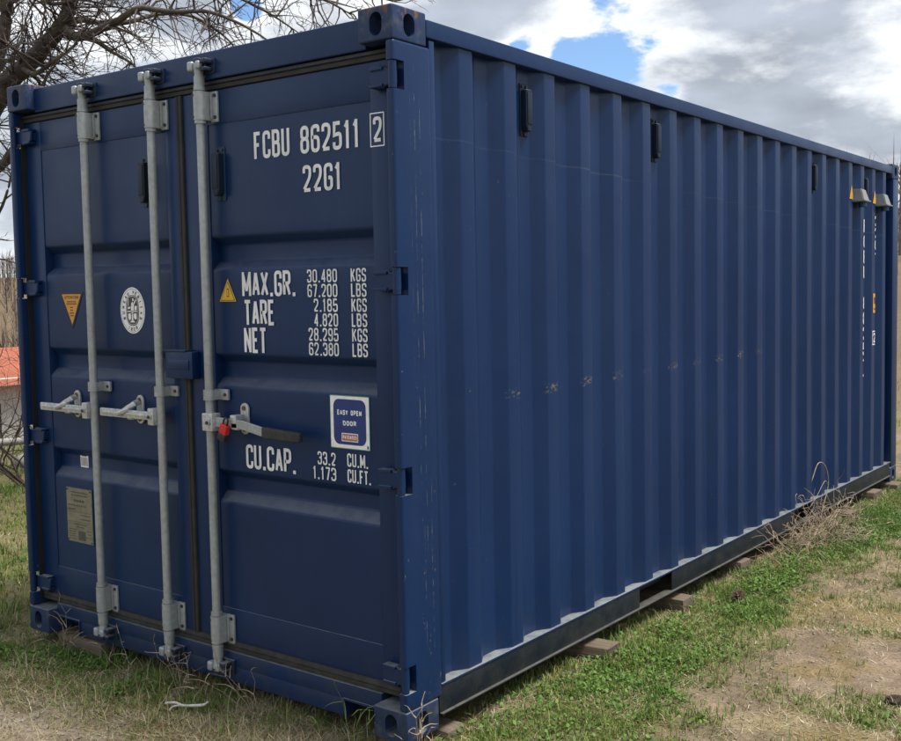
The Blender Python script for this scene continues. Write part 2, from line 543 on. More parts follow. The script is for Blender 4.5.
# ------------------------------------------------------------------ lettering
RND = 1
G = {  # glyph: (relative width, [(points, closed, rounded)])
 'A': (1.05, [([(0, 0), (.47, 1)], 0, 0), ([(1, 0), (.53, 1)], 0, 0), ([(.18, .3), (.82, .3)], 0, 0)]),
 'B': (1, [([(0, 0), (0, 1), (.95, 1), (.95, .53), (0, .53)], 0, 2), ([(0, .53), (1, .53), (1, 0), (0, 0)], 0, 2)]),
 'C': (1, [([(1, .72), (1, 1), (0, 1), (0, 0), (1, 0), (1, .28)], 0, 1)]),
 'D': (1, [([(0, 0), (0, 1), (1, 1), (1, 0), (0, 0)], 0, 2)]),
 'E': (.9, [([(1, 1), (0, 1), (0, 0), (1, 0)], 0, 0), ([(0, .52), (.85, .52)], 0, 0)]),
 'F': (.9, [([(1.05, 1), (0, 1), (0, -.06)], 0, 0), ([(0, .52), (.82, .52)], 0, 0)]),
 'G': (1, [([(1, .72), (1, 1), (0, 1), (0, 0), (1, 0), (1, .46), (.5, .46)], 0, 1)]),
 'I': (.25, [([(.5, -.06), (.5, 1.06)], 0, 0)]),
 'K': (1, [([(0, -.06), (0, 1.06)], 0, 0), ([(1, 1), (.08, .42)], 0, 0), ([(.36, .58), (1, 0)], 0, 0)]),
 'L': (.85, [([(0, 1.06), (0, 0), (1.05, 0)], 0, 0)]),
 'M': (1.35, [([(0, -.05), (0, 1.05)], 0, 0), ([(1, -.05), (1, 1.05)], 0, 0), ([(0, 1), (.5, .18)], 0, 0), ([(1, 1), (.5, .18)], 0, 0)]),
 'N': (1.08, [([(0, -.05), (0, 1.05)], 0, 0), ([(1, -.05), (1, 1.05)], 0, 0), ([(0, .97), (1, .03)], 0, 0)]),
 'O': (1, [([(0, 0), (0, 1), (1, 1), (1, 0)], 1, 1)]),
 'P': (1, [([(0, 0), (0, 1), (1, 1), (1, .46), (0, .46)], 0, 2)]),
 'R': (1, [([(0, 0), (0, 1), (1, 1), (1, .5), (0, .5)], 0, 2), ([(.5, .5), (1, 0)], 0, 0)]),
 'S': (1, [([(1, .75), (1, 1), (0, 1), (0, .53), (1, .47), (1, 0), (0, 0), (0, .25)], 0, 1)]),
 'T': (1, [([(-.1, 1), (1.1, 1)], 0, 0), ([(.5, 1), (.5, -.06)], 0, 0)]),
 'U': (1, [([(0, 1.06), (0, 0), (1, 0), (1, 1.06)], 0, 1)]),
 'V': (1, [([(0, 1), (.5, 0)], 0, 0), ([(1, 1), (.5, 0)], 0, 0)]),
 'X': (1.05, [([(0, 0), (1, 1)], 0, 0), ([(0, 1), (1, 0)], 0, 0)]),
 'Y': (1, [([(0, 1), (.5, .45), (.5, 0)], 0, 0), ([(1, 1), (.5, .45)], 0, 0)]),
 '0': (1, [([(0, 0), (0, 1), (1, 1), (1, 0)], 1, 1)]),
 '1': (.62, [([(.0, .80), (.5, .97)], 0, 0), ([(.55, -.06), (.55, 1.06)], 0, 0)]),
 '2': (1, [([(0, .74), (0, 1), (1, 1), (1, .58), (0, .06)], 0, 1), ([(0, .02), (1, .02)], 0, 0)]),
 '3': (1, [([(0, .76), (0, 1), (1, 1), (1, .54), (.35, .53)], 0, 1), ([(.35, .53), (1, .53), (1, 0), (0, 0), (0, .24)], 0, 1)]),
 '4': (1, [([(.74, -.05), (.74, 1.05)], 0, 0), ([(.70, .97), (.02, .24)], 0, 0), ([(-.08, .25), (1.08, .25)], 0, 0)]),
 '5': (1, [([(.95, 1), (.08, 1), (.03, .52), (1, .60), (1, 0), (0, 0), (0, .24)], 0, 3)]),
 '6': (1, [([(1, .76), (1, 1), (0, 1), (0, 0), (1, 0), (1, .55), (0, .55)], 0, 1)]),
 '7': (.95, [([(-.05, 1), (1.1, 1)], 0, 0), ([(1, 1), (.4, -.05)], 0, 0)]),
 '8': (1, [([(0.03, .53), (0.03, 1), (.97, 1), (.97, .53)], 1, 1), ([(0, .53), (0, 0), (1, 0), (1, .53)], 1, 1)]),
 '9': (1, [([(0, .24), (0, 0), (1, 0), (1, 1), (0, 1), (0, .45), (1, .45)], 0, 1)]),
 '.': (.28, [([(.5, .0), (.5, .03)], 0, 0)]),
 ' ': (.7, []),
}


def round_poly(pts, closed, r, mode):
    out = []
    n = len(pts)
    for i, p in enumerate(pts):
        end = (not closed) and (i == 0 or i == n - 1)
        sq = mode == 0 or (mode == 2 and p[0] < 1e-6) or (mode == 3 and i < 3)
        if end or sq:
            out.append(Vector(p)); continue
        p = Vector(p); a = Vector(pts[i - 1]); c = Vector(pts[(i + 1) % n])
        da, dc = (a - p), (c - p)
        rr = min(r, da.length * 0.5, dc.length * 0.5)
        s, e = p + da.normalized() * rr, p + dc.normalized() * rr
        for k in range(6):
            t = k / 5
            out.append(s * (1 - t) ** 2 + p * 2 * t * (1 - t) + e * t * t)
    return out


def ribbon(pts, closed, w):
    """list of quads (each 4 2-D points) for a stroked polyline"""
    n = len(pts)
    L, Rr = [], []
    for i in range(n):
        if closed:
            a, c = pts[i - 1], pts[(i + 1) % n]
        else:
            a, c = pts[max(i - 1, 0)], pts[min(i + 1, n - 1)]
        d0 = (pts[i] - a); d1 = (c - pts[i])
        if d0.length < 1e-9: d0 = d1
        if d1.length < 1e-9: d1 = d0
        d0 = d0.normalized(); d1 = d1.normalized()
        n0 = Vector((-d0.y, d0.x)); n1 = Vector((-d1.y, d1.x))
        m = n0 + n1
        m = n1 if m.length < 1e-6 else m.normalized()
        k = min(1 / max(m.dot(n1), 0.3), 1.42) if m.dot(n1) > 0.6 else 1.08
        L.append(pts[i] + m * w / 2 * k); Rr.append(pts[i] - m * w / 2 * k)
    q = []
    for i in range(n if closed else n - 1):
        j = (i + 1) % n
        q.append((L[i], L[j], Rr[j], Rr[i]))
    return q


def layout(s, width, h, t, gap=0.30):
    """stroked text from (0,0): quads with a stroke layer index"""
    ws = [G[c][0] for c in s]
    tot = sum(ws) + gap * (len(s) - 1)
    # letters are stroked about their outline, so the outline box is smaller by one stroke
    U = (width - t * len(s)) / tot if len(s) else 0
    x = 0; out = []
    for c in s:
        gw = U * G[c][0]
        for li, (pts, cl, mode) in enumerate(G[c][1]):
            P = [Vector((x + t / 2 + p[0] * gw, t / 2 + p[1] * (h - t))) for p in pts]
            P = round_poly([tuple(p) for p in P], cl, 0.42 * gw + t * 0.2, mode) if mode != 2 else \
                round_poly2(P, pts, cl, 0.45 * gw)
            if c == '.':
                P = [Vector((x + t / 2 + gw / 2, 0)), Vector((x + t / 2 + gw / 2, t * 1.05))]
            for q in ribbon(P, cl, t * (1.15 if c == '.' else 1)):
                out.append((q, li))
        x += gw + t + gap * U
    return out


def round_poly2(P, src, closed, r):
    out = []
    n = len(P)
    for i, p in enumerate(P):
        if i in (0, n - 1) or src[i][0] < 0.5:
            out.append(p); continue
        a, c = P[i - 1], P[(i + 1) % n]
        da, dc = a - p, c - p
        rr = min(r, da.length * 0.5, dc.length * 0.5)
        s, e = p + da.normalized() * rr, p + dc.normalized() * rr
        for k in range(6):
            t = k / 5
            out.append(s * (1 - t) ** 2 + p * 2 * t * (1 - t) + e * t * t)
    return out


def text_bm(s, x, z, width, h, y, t=None, gap=0.30, bm=None, mi=0):
    bm = bm or bmesh.new()
    t = t or h * 0.135
    for q, li in layout(s, width, h, t, gap):
        vs = [bm.verts.new((x + p.x, y - 0.00015 * li, z + p.y)) for p in q]
        f = bm.faces.new(vs); f.material_index = mi
    return bm


# ------------------------------------------------------------------ the container
cont = empty('shipping_container')
tag(cont, 'dark blue corrugated steel shipping container with grey locking bars on its doors', 'shipping container')
W_, L_, H_ = 2.438, 6.058, 2.591
D = 0.062          # plane of the door sheet behind the corner fittings


def fitting(x0, y0, z0, sx, sy):
    """corner casting: block with slots; sx/sy say which way it grows from the outer corner"""
    wx, wy, hz = 0.162, 0.178, 0.118
    xa, xb = x0, x0 + sx * wx
    ya, yb = y0, y0 + sy * wy
    bm = bmesh.new()
    box(bm, (xa, ya, z0), (xb, yb, z0 + hz), 0.009, 3)
    bmesh.ops.recalc_face_normals(bm, faces=bm.faces)
    cuts = []
    c = bmesh.new()      # slot in the end face
    prism_y(c, stadium((xa + xb) / 2 - sx * 0.005, z0 + hz * 0.49, 0.058, 0.082), ya - sy * 0.02, ya + sy * 0.125)
    cuts.append(c)
    c = bmesh.new()      # slot in the side face
    pts = stadium((ya + yb) / 2 - sy * 0.002, z0 + hz * 0.49, 0.058, 0.080)
    t = bmesh.new()
    a = [t.verts.new((xa - sx * 0.02, p, q)) for p, q in pts]
    b_ = [t.verts.new((xa + sx * 0.12, p, q)) for p, q in pts]
    t.faces.new(a); t.faces.new(list(reversed(b_)))
    for i in range(len(pts)):
        j = (i + 1) % len(pts)
        t.faces.new((a[i], b_[i], b_[j], a[j]))
    cuts.append(t); c.free()
    me = carve(bm, cuts)
    return obj('corner_fitting', me, M['fit'], cont, 35)


for z0 in (0.0, H_ - 0.118):
    for (x0, sx) in ((0.0, -1), (-W_, 1)):
        for (y0, sy) in ((0.0, 1), (L_, -1)):
            fitting(x0, y0, z0, sx, sy)

HINGE_Z = (2.355, 1.648, 0.945, 0.232)


def door_post(x0, s):
    """door-end post: outer plate, narrow front lip with hinge pockets (s = direction to the container's inside)"""
    bm = bmesh.new()
    box(bm, (x0, 0.001, 0.1185), (x0 + s * 0.036, 0.196, H_ - 0.1185), 0.011, 4)
    bmesh.ops.recalc_face_normals(bm, faces=bm.faces)
    cuts = []
    for hz in HINGE_Z:
        c = bmesh.new()
        box(c, (x0 - s * 0.02, -0.02, hz - 0.049), (x0 + s * 0.08, 0.056, hz + 0.049))
        cuts.append(c)
    me = carve(bm, cuts)
    lip = bmesh.new()
    box(lip, (x0 + s * 0.005, 0.1962, 0.165), (x0 + s * 0.05, 0.224, H_ - 0.09), 0.003)
    obj('post_flange', lip, M['blue'], cont, 35)
    return obj('corner_post', me, M['post'], cont, 35)


for x0, s in ((0.0, -1), (-W_, 1)):
    door_post(x0, s)
    bm = bmesh.new()
    box(bm, (x0, L_ - 0.15, 0.119), (x0 + s * 0.08, L_ - 0.004, H_ - 0.119), 0.006)
    obj('corner_post', bm, M['blue'], cont, 35)

# header and sill
bm = bmesh.new()
box(bm, (-W_ + 0.163, 0.040, 2.462), (-0.163, 0.12, 2.572), 0.006, 3)
obj('door_header', bm, M['blue'], cont, 35)
bm = bmesh.new()
box(bm, (-W_ + 0.163, 0.046, 0.080), (-0.163, 0.13, 0.142), 0.004)
box(bm, (-2.088, 0.046, 0.016), (-0.360, 0.12, 0.082), 0.004)
for x in (-2.088, -0.360):
    box(bm, (x - 0.004, 0.040, 0.012), (x + 0.004, 0.10, 0.084), 0.002)
box(bm, (-2.275, 0.041, 0.078), (-2.088, 0.06, 0.087), 0.002)
box(bm, (-0.360, 0.041, 0.078), (-0.163, 0.06, 0.087), 0.002)
obj('door_sill', bm, M['blue'], cont, 35)
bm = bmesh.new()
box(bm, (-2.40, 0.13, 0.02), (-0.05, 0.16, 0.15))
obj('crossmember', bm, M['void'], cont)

# side corrugation profile ------------------------------------------------
XO, XI = -0.013, -0.053
RIDGE0, PITCH, NR = 0.452, 0.2788, 20


def side_profile():
    """(y, x) bends of the side sheet; flats on the crest end at RIDGE0 + k*PITCH"""
    b_ = [(0.215, XI), (0.3142, XI)]
    for k in range(NR):
        e = RIDGE0 + k * PITCH
        b_ += [(e - 0.078, XO), (e, XO), (e + 0.060, XI), (e + 0.1415, XI)]
    b_[-1] = (L_ - 0.14, XI)
    return b_


def rounded_profile(bends, r=0.006, k=4):
    out = [Vector(bends[0])]
    for i in range(1, len(bends) - 1):
        p, a, c = Vector(bends[i]), Vector(bends[i - 1]), Vector(bends[i + 1])
        da, dc = (a - p), (c - p)
        rr = min(r, da.length * 0.45, dc.length * 0.45)
        s, e = p + da.normalized() * rr, p + dc.normalized() * rr
        for j in range(k + 1):
            t = j / k
            out.append(s * (1 - t) ** 2 + p * 2 * t * (1 - t) + e * t * t)
    out.append(Vector(bends[-1]))
    return out


BENDS = side_profile()
PROF = rounded_profile(BENDS)


def side_x(y):
    ys = [p[0] for p in BENDS]; xs = [p[1] for p in BENDS]
    return float(np.interp(y, ys, xs))


def side_panel(x0, s):
    bm = bmesh.new()
    rows = []
    zs = list(np.linspace(0.163, 2.512, 25))
    py = np.array([p[0] for p in PROF])
    for z in zs:
        w = 0.0052 * (fbm(py * 1.9 + 3, np.full(len(py), z * 1.6), 2, 15) - 0.5) * min(1, 8 * (z - 0.163), 8 * (2.512 - z))
        rows.append([bm.verts.new((x0 + s * (-p[1] + w[i]), p[0] + 0.6 * w[i], z)) for i, p in enumerate(PROF)])
    for i in range(len(zs) - 1):
        for j in range(len(PROF) - 1):
            f = bm.faces.new((rows[i][j], rows[i][j + 1], rows[i + 1][j + 1], rows[i + 1][j])); f.smooth = True
    if s > 0: bmesh.ops.reverse_faces(bm, faces=list(bm.faces))
    return obj('side_panel', bm, M['side'], cont, 50)


side_panel(0.0, -1)
side_panel(-W_, 1)

for x0, s in ((0.0, -1), (-W_, 1)):
    bm = bmesh.new()      # top rail: square tube
    box(bm, (x0 + s * 0.002, 0.180, 2.508), (x0 + s * 0.062, L_ - 0.179, 2.572), 0.006, 3)
    obj('top_rail', bm, M['blue'], cont, 35)
    # bottom rail: rolled channel interrupted by fork pockets
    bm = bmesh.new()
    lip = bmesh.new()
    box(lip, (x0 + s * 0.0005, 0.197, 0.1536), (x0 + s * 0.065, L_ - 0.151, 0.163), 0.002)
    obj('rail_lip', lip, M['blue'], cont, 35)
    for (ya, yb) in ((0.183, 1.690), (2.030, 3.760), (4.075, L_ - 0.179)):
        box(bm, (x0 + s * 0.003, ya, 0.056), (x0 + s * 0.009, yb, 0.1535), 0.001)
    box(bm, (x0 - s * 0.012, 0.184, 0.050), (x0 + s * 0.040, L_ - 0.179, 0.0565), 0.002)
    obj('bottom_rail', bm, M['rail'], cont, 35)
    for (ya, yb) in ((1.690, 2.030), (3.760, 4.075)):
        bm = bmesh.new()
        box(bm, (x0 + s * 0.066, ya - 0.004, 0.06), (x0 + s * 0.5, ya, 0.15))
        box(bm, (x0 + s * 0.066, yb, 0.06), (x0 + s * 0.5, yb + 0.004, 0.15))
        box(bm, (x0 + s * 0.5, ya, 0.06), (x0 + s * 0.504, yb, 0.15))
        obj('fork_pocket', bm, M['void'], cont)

# roof, end wall, floor close the box
bm = bmesh.new()
rows = []
ys = np.linspace(0.12, L_ - 0.1, 180)
for x in np.linspace(-W_ + 0.06, -0.06, 9):
    rows.append([bm.verts.new((x, y, 2.556 + 0.009 * max(-1, min(1, 2.2 * math.sin(y * 30))))) for y in ys])
for i in range(8):
    for j in range(len(ys) - 1):
        bm.faces.new((rows[i][j], rows[i][j + 1], rows[i + 1][j + 1], rows[i + 1][j])).smooth = True
obj('roof_panel', bm, M['blue'], cont)
bm = bmesh.new()
box(bm, (-W_ + 0.08, L_ - 0.07, 0.12), (-0.08, L_ - 0.03, 2.55))
obj('end_wall', bm, M['blue'], cont)
bm = bmesh.new()
box(bm, (-W_ + 0.07, 0.15, 0.10), (-0.07, L_ - 0.08, 0.152))
obj('container_floor', bm, M['void'], cont)

# doors -------------------------------------------------------------------
CH = [(1.840, 1.808, 1.743, 1.709), (1.368, 1.336, 1.272, 1.236), (0.894, 0.862, 0.803, 0.760)]
ZT, ZB = 2.287, 0.320
DEEP = 0.040


def door(xa, xb, pa, pb, name_label):
    d = empty('door')
    d.parent = cont
    fr = bmesh.new()
    f0, f1 = D - 0.004, D + 0.052
    box(fr, (xa, f0, 0.186), (pa, f1, 2.421), 0.003)
    box(fr, (pb, f0, 0.186), (xb, f1, 2.421), 0.003)
    box(fr, (pa - 0.001, f0 + 0.0005, ZT), (pb + 0.001, f1, 2.4205), 0.002)
    box(fr, (pa - 0.001, f0 + 0.0005, 0.1865), (pb + 0.001, f1, ZB), 0.002)
    obj('frame', fr, M['blue'], d, 35)
    prof = [(ZT + 0.01, 0)]
    for a, b_, c, e in CH:
        prof += [(a, 0), (b_, DEEP), (c, DEEP), (e, 0)]
    prof += [(ZB - 0.01, 0)]
    pr0 = rounded_profile(prof, 0.008, 4)
    pr = [pr0[0]]
    for q in pr0[1:]:
        m_ = int((pr[-1] - q).length / 0.05)
        a_ = pr[-1]
        pr += [a_.lerp(q, (k + 1) / (m_ + 1)) for k in range(m_)] + [q]
    bm = bmesh.new()
    nx = 26
    rows = []
    for i in range(nx + 1):
        x = pa + (pb - pa) * i / nx
        e_ = min(1, i / 3, (nx - i) / 3)
        rows.append([bm.verts.new((x, D + p[1] + 0.0036 * e_ * (float(fbm(x * 2.6, p[0] * 2.6, 2, 19)) - 0.5), p[0])) for p in pr])
    for i in range(nx):
        for j in range(len(pr) - 1):
            bm.faces.new((rows[i][j], rows[i][j + 1], rows[i + 1][j + 1], rows[i + 1][j])).smooth = True
    bmesh.ops.recalc_face_normals(bm, faces=bm.faces)
    obj('panel', bm, M['blue'], d, 50)
    return d


DL = door(-2.400, -1.257, -2.270, -1.332, '')
DR = door(-1.2095, -0.078, -1.060, -0.163, '')


def strip_profile(pts2, path_a, path_b, axis):
    """extrude an open profile (offset, depth y) between two ends along axis 'x' or 'z'"""
    bm = bmesh.new()
    A, B = [], []
    for o, y in pts2:
        if axis == 'x':
            A.append(bm.verts.new((path_a, y, o))); B.append(bm.verts.new((path_b, y, o)))
        else:
            A.append(bm.verts.new((o, y, path_a))); B.append(bm.verts.new((o, y, path_b)))
    for i in range(len(pts2) - 1):
        bm.faces.new((A[i], A[i + 1], B[i + 1], B[i]))
    bm.faces.new(A); bm.faces.new(list(reversed(B)))
    bmesh.ops.recalc_face_normals(bm, faces=bm.faces)
    return bm


def lips(o0, o1, ridges=3):
    """ribbed rubber section between offsets o0..o1"""
    w = o1 - o0
    pts = [(o0, D + 0.05), (o0 + w * .03, D - 0.004), (o0 + w * .10, D - 0.010), (o0 + w * .40, D - 0.012), (o0 + w * .47, D - 0.007),
           (o0 + w * .54, D - 0.007), (o0 + w * .60, D - 0.014), (o0 + w * .90, D - 0.012), (o0 + w * .97, D - 0.006)]
    pts += [(o1, D + 0.05)]
    return pts


for nm, bm, mt in (('gasket', strip_profile(lips(2.4215, 2.4605), -2.405, -0.070, 'x'), M['rubber']),
                   ('gasket', strip_profile(lips(0.143, 0.186), -2.405, -0.070, 'x'), M['rubber_dusty']),
                   ('gasket', strip_profile(lips(-1.256, -1.2105, 2), 0.187, 2.4210, 'z'), M['rubber']),
                   ('gasket', strip_profile(lips(-2.437 + 0.012, -2.4005, 2), 0.187, 2.4210, 'z'), M['rubber']),
                   ('gasket', strip_profile(lips(-0.0775, -0.045, 2), 0.187, 2.4210, 'z'), M['rubber'])):
    obj(nm, bm, mt, cont, 35)


# hinges ------------------------------------------------------------------
def hinge(parent, xpost, s, z):
    bm = bmesh.new()
    # knuckle sitting in the post pocket, and its pin
    cyl(bm, (xpost + s * 0.017, 0.016, z - 0.046), (xpost + s * 0.017, 0.016, z + 0.046), 0.0145, n=20)
    cyl(bm, (xpost + s * 0.017, 0.016, z - 0.056), (xpost + s * 0.017, 0.016, z + 0.056), 0.006, n=10)
    # blade: narrow at the knuckle, wide with cut corners on the door
    xs = lambda k: xpost + s * k
    poly = [(xs(0.018), z + 0.030), (xs(0.060), z + 0.030), (xs(0.072), z + 0.040), (xs(0.112), z + 0.036), (xs(0.138), z + 0.022),
            (xs(0.138), z - 0.018), (xs(0.112), z - 0.034), (xs(0.072), z - 0.040), (xs(0.060), z - 0.030), (xs(0.018), z - 0.030)]
    prism_y(bm, poly, D - 0.034, D - 0.018, 0.003)
    # raised ribs on the blade
    for dz in (0.030, -0.028):
        box(bm, (xs(0.072), D - 0.040, z + dz - 0.006), (xs(0.134), D - 0.0055, z + dz + 0.005), 0.002)
    prism_y(bm, [(xs(0.080), z + 0.024), (xs(0.134), z + 0.018), (xs(0.134), z - 0.016), (xs(0.080), z - 0.022)], D - 0.020, D - 0.0045)
    bmesh.ops.recalc_face_normals(bm, faces=bm.faces)
    return obj('hinge', bm, M['blue'], parent, 35)


for z in HINGE_Z:
    hinge(DL, -W_, 1, z)
    hinge(DR, 0.0, -1, z)

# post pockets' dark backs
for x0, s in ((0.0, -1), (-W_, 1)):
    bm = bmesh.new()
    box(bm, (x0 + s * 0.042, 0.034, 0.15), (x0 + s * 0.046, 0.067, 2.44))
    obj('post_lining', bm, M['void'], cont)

# locking bars ------------------------------------------------------------
BY = 0.015


def bolt(bm, x, y, z, r=0.007, mi=1):
    cyl(bm, (x, y, z), (x, y - 0.006, z), r, n=8, mi=mi)


def locking_bar(x, handle_dir, kx, hl):
    root = bmesh.new()
    cyl(root, (x, BY, 0.10), (x, BY, 2.492), 0.0172, n=24)
    for z in (2.295, 2.425, 0.168, 0.304):
        cyl(root, (x, BY, z - 0.008), (x, BY, z + 0.008), 0.0225, n=24)
    for z, hgt in ((2.452, 0.02), (0.142, 0.02)):
        cyl(root, (x, BY, z - hgt), (x, BY, z + hgt), 0.021, n=24)
    bar = obj('locking_bar', root, M['steel'], cont, 35)
    # bearing brackets top and bottom
    for zc in (2.357, 0.238):
        bm = bmesh.new()
        pts = []
        for i in range(13):
            t = math.pi * (0.02 + 0.96 * i / 12)
            pts.append((x + 0.0255 * math.cos(t), BY - 0.0255 * math.sin(t)))
        pts = [(x + 0.0255, D - 0.006)] + pts + [(x - 0.0255, D - 0.006)]
        t = bmesh.new()
        a = [t.verts.new((p[0], p[1], zc - 0.056)) for p in pts]
        b_ = [t.verts.new((p[0], p[1], zc + 0.056)) for p in pts]
        t.faces.new(a); t.faces.new(list(reversed(b_)))
        for i in range(len(pts)):
            j = (i + 1) % len(pts)
            t.faces.new((a[i], b_[i], b_[j], a[j]))
        bmesh.ops.recalc_face_normals(t, faces=t.faces)
        merge(bm, t)
        box(bm, (x + 0.022, D - 0.014, zc - 0.063), (x + 0.064, D - 0.0045, zc + 0.058), 0.003)
        for dz in (-0.044, 0.042):
            bolt(bm, x + 0.050, D - 0.013, zc + dz)
            box(bm, (x + 0.030, D - 0.022, zc - 0.050), (x + 0.037, D - 0.012, zc + 0.046), 0.002) if dz > 0 else None
            bolt(bm, x - 0.012, BY - 0.021, zc + dz, 0.005)
        obj('bearing_bracket', bm, [M['steel'], M['bolt']], bar, 35)
    # cams with their keepers
    for zc, s in ((2.512, 1), (0.082, -1)):
        bm = bmesh.new()
        cyl(bm, (x, BY, zc - s * 0.034), (x, BY, zc + s * 0.004), 0.017, 0.022, n=16)
        box(bm, (x - 0.042, BY - 0.014, zc - 0.010), (x + 0.030, BY + 0.014, zc + 0.012), 0.007, 3)
        box(bm, (x - 0.046, BY - 0.024, zc - 0.019), (x - 0.016, BY + 0.020, zc + 0.020), 0.009, 3)
        box(bm, (x + 0.006, BY - 0.026, zc - 0.014), (x + 0.030, BY + 0.012, zc + 0.018), 0.008, 3)
        cyl(bm, (x + 0.004, BY - 0.004, zc), (x + 0.004, BY - 0.004, zc + s * 0.026), 0.011, n=12)
        obj('cam', bm, M['steel'], bar, 40)
        bm = bmesh.new()
        yw = 0.041
        box(bm, (x - 0.012, yw - 0.008, zc - 0.030), (x + 0.072, yw + 0.006, zc + 0.030), 0.005)
        box(bm, (x + 0.026, yw - 0.044, zc + 0.006), (x + 0.060, yw - 0.006, zc + 0.026), 0.006, 3)
        box(bm, (x + 0.026, yw - 0.044, zc - 0.024), (x + 0.056, yw - 0.006, zc - 0.006), 0.006, 3)
        box(bm, (x - 0.010, yw - 0.046, zc + s * 0.012), (x + 0.022, yw - 0.006, zc + s * 0.030), 0.005, 3)
        obj('cam_keeper', bm, M['dark_blue'], bar, 40)
    # strap guide above the handle
    bm = bmesh.new()
    z = 1.204
    cyl(bm, (x, BY, z - 0.021), (x, BY, z + 0.021), 0.0245, n=24)
    box(bm, (x - 0.023, BY, z - 0.021), (x + 0.023, D - 0.006, z + 0.021), 0.002)
    box(bm, (x + 0.018, D - 0.016, z - 0.022), (x + 0.074, D - 0.0045, z + 0.022), 0.003)
    bolt(bm, x + 0.058, D - 0.015, z, 0.0065)
    bolt(bm, x - 0.016, BY - 0.018, z, 0.0045)
    obj('strap_guide', bm, [M['steel'], M['bolt']], bar, 35)
    # hub, handle and handle keeper
    h = handle_dir
    zh = 1.098
    bm = bmesh.new()
    box(bm, (x - 0.012, BY - 0.033, zh - 0.038), (x + h * 0.050, BY + 0.012, zh + 0.034), 0.005, 3)
    cyl(bm, (x + h * 0.030, BY - 0.032, zh), (x + h * 0.030, BY - 0.040, zh), 0.013, n=14)
    bolt(bm, x + h * 0.030, BY - 0.039, zh - 0.002, 0.007)
    obj('handle_hub', bm, [M['zinc'], M['bolt']], bar, 35)
    xk = x + h * kx
    bm = bmesh.new()
    prism_y(bm, stadium(xk, 1.112, 0.046, 0.126), D - 0.012, D - 0.001, 0.002)
    bolt(bm, xk, D - 0.011, 1.155, 0.009)
    bolt(bm, xk, D - 0.011, 1.069, 0.009)
    box(bm, (xk - 0.018, 0.004, 1.072), (xk + 0.018, D - 0.008, 1.083), 0.003)
    box(bm, (xk - 0.018, -0.002, 1.074), (xk + 0.018, 0.006, 1.100), 0.003)
    if h < 0:     # swinging catch folded over the handle
        tube(bm, [(xk, D - 0.02, 1.146), (xk + 0.004, 0.020, 1.138), (xk - 0.006, -0.002, 1.122), (xk - 0.034, -0.016, 1.104), (xk - 0.058, -0.016, 1.097)],
             [0.013, 0.014, 0.014, 0.013, 0.010], 8)
    else:
        box(bm, (xk - 0.020, -0.006, 1.098), (xk + 0.016, 0.036, 1.132), 0.005, 2)
    obj('handle_keeper', bm, [M['zinc'], M['rustbolt']], bar, 35)
    bm = bmesh.new()
    if h < 0:
        # folded channel handle, tapered and rounded at the tip
        x1 = x + h * hl
        box(bm, (x1, -0.007, zh - 0.019), (x + h * 0.03, 0.009, zh + 0.017), 0.005, 3)
        box(bm, (x1 + 0.02, -0.0125, zh - 0.006), (x + h * 0.06, -0.006, zh + 0.007), 0.003, 2)
    else:
        prism_y(bm, [(x + 0.04, zh + 0.020), (xk, zh + 0.016), (xk + 0.05, zh + 0.014), (xk + 0.17, zh - 0.006), (xk + 0.17, zh - 0.042),
                     (xk + 0.05, zh - 0.022), (xk, zh - 0.018), (x + 0.04, zh - 0.020)], -0.002, 0.008, 0.002)
    hd = obj('handle', bm, M['zinc'] if h < 0 else M['steel'], bar, 35)
    if h > 0:
        bm = bmesh.new()
        a, b_ = xk + 0.165, x + hl
        prism_y(bm, [(a, zh - 0.003), (b_, zh - 0.012), (b_ + 0.006, zh - 0.020), (b_ + 0.006, zh - 0.044), (b_, zh - 0.050), (a, zh - 0.045)], -0.008, 0.014, 0.004)
        obj('handle_grip', bm, M['grip'], bar, 35)
    return bar


locking_bar(-1.850, -1, 0.195, 0.405)
locking_bar(-1.368, -1, 0.200, 0.410)
locking_bar(-1.046, 1, 0.165, 0.535)

# steel hasp box between the doors
bm = bmesh.new()
box(bm, (-1.330, 0.016, 1.262), (-1.152, D - 0.006, 1.374), 0.004)
box(bm, (-1.338, 0.010, 1.374), (-1.190, D - 0.005, 1.380), 0.001)
box(bm, (-1.312, 0.012, 1.300), (-1.172, 0.017, 1.340), 0.002)
obj('lock_box', bm, M['blue'], DL, 35)


# vents -------------------------------------------------------------------
def vent(parent, P, N, U):
    """louvred vent: mounting plate with two tabs and a raised hood. P centre, N outward, U sideways"""
    N, U = Vector(N), Vector(U)
    Z = Vector((0, 0, 1))
    Mx = Matrix.Translation(Vector(P)) @ Matrix((U, -N, Z)).transposed().to_4x4()
    bm = bmesh.new()
    t = bmesh.new(); box(t, (-0.026, -0.005, -0.106), (0.026, 0.0, 0.106), 0.002); merge(bm, t, 2, Mx)
    t = bmesh.new()
    pr = [(-0.020, 0.082), (0.020, 0.082), (0.020, -0.066), (0.012, -0.088), (-0.012, -0.088), (-0.020, -0.066)]
    prism_y(t, pr, -0.034, -0.0045, 0.004); merge(bm, t, 0, Mx)
    t = bmesh.new(); box(t, (-0.016, -0.037, -0.058), (0.016, -0.034, 0.070), 0.001); merge(bm, t, 0, Mx)
    for dx, dz in ((-0.014, 0.095), (0.014, 0.095), (0.0, -0.098)):
        t = bmesh.new(); cyl(t, (dx, -0.004, dz), (dx, -0.011, dz), 0.006, n=8); merge(bm, t, 1, Mx)
    bmesh.ops.recalc_face_normals(bm, faces=bm.faces)
    return obj('vent', bm, [M['teal'], M['bolt'], M['tealplate']], parent, 35)


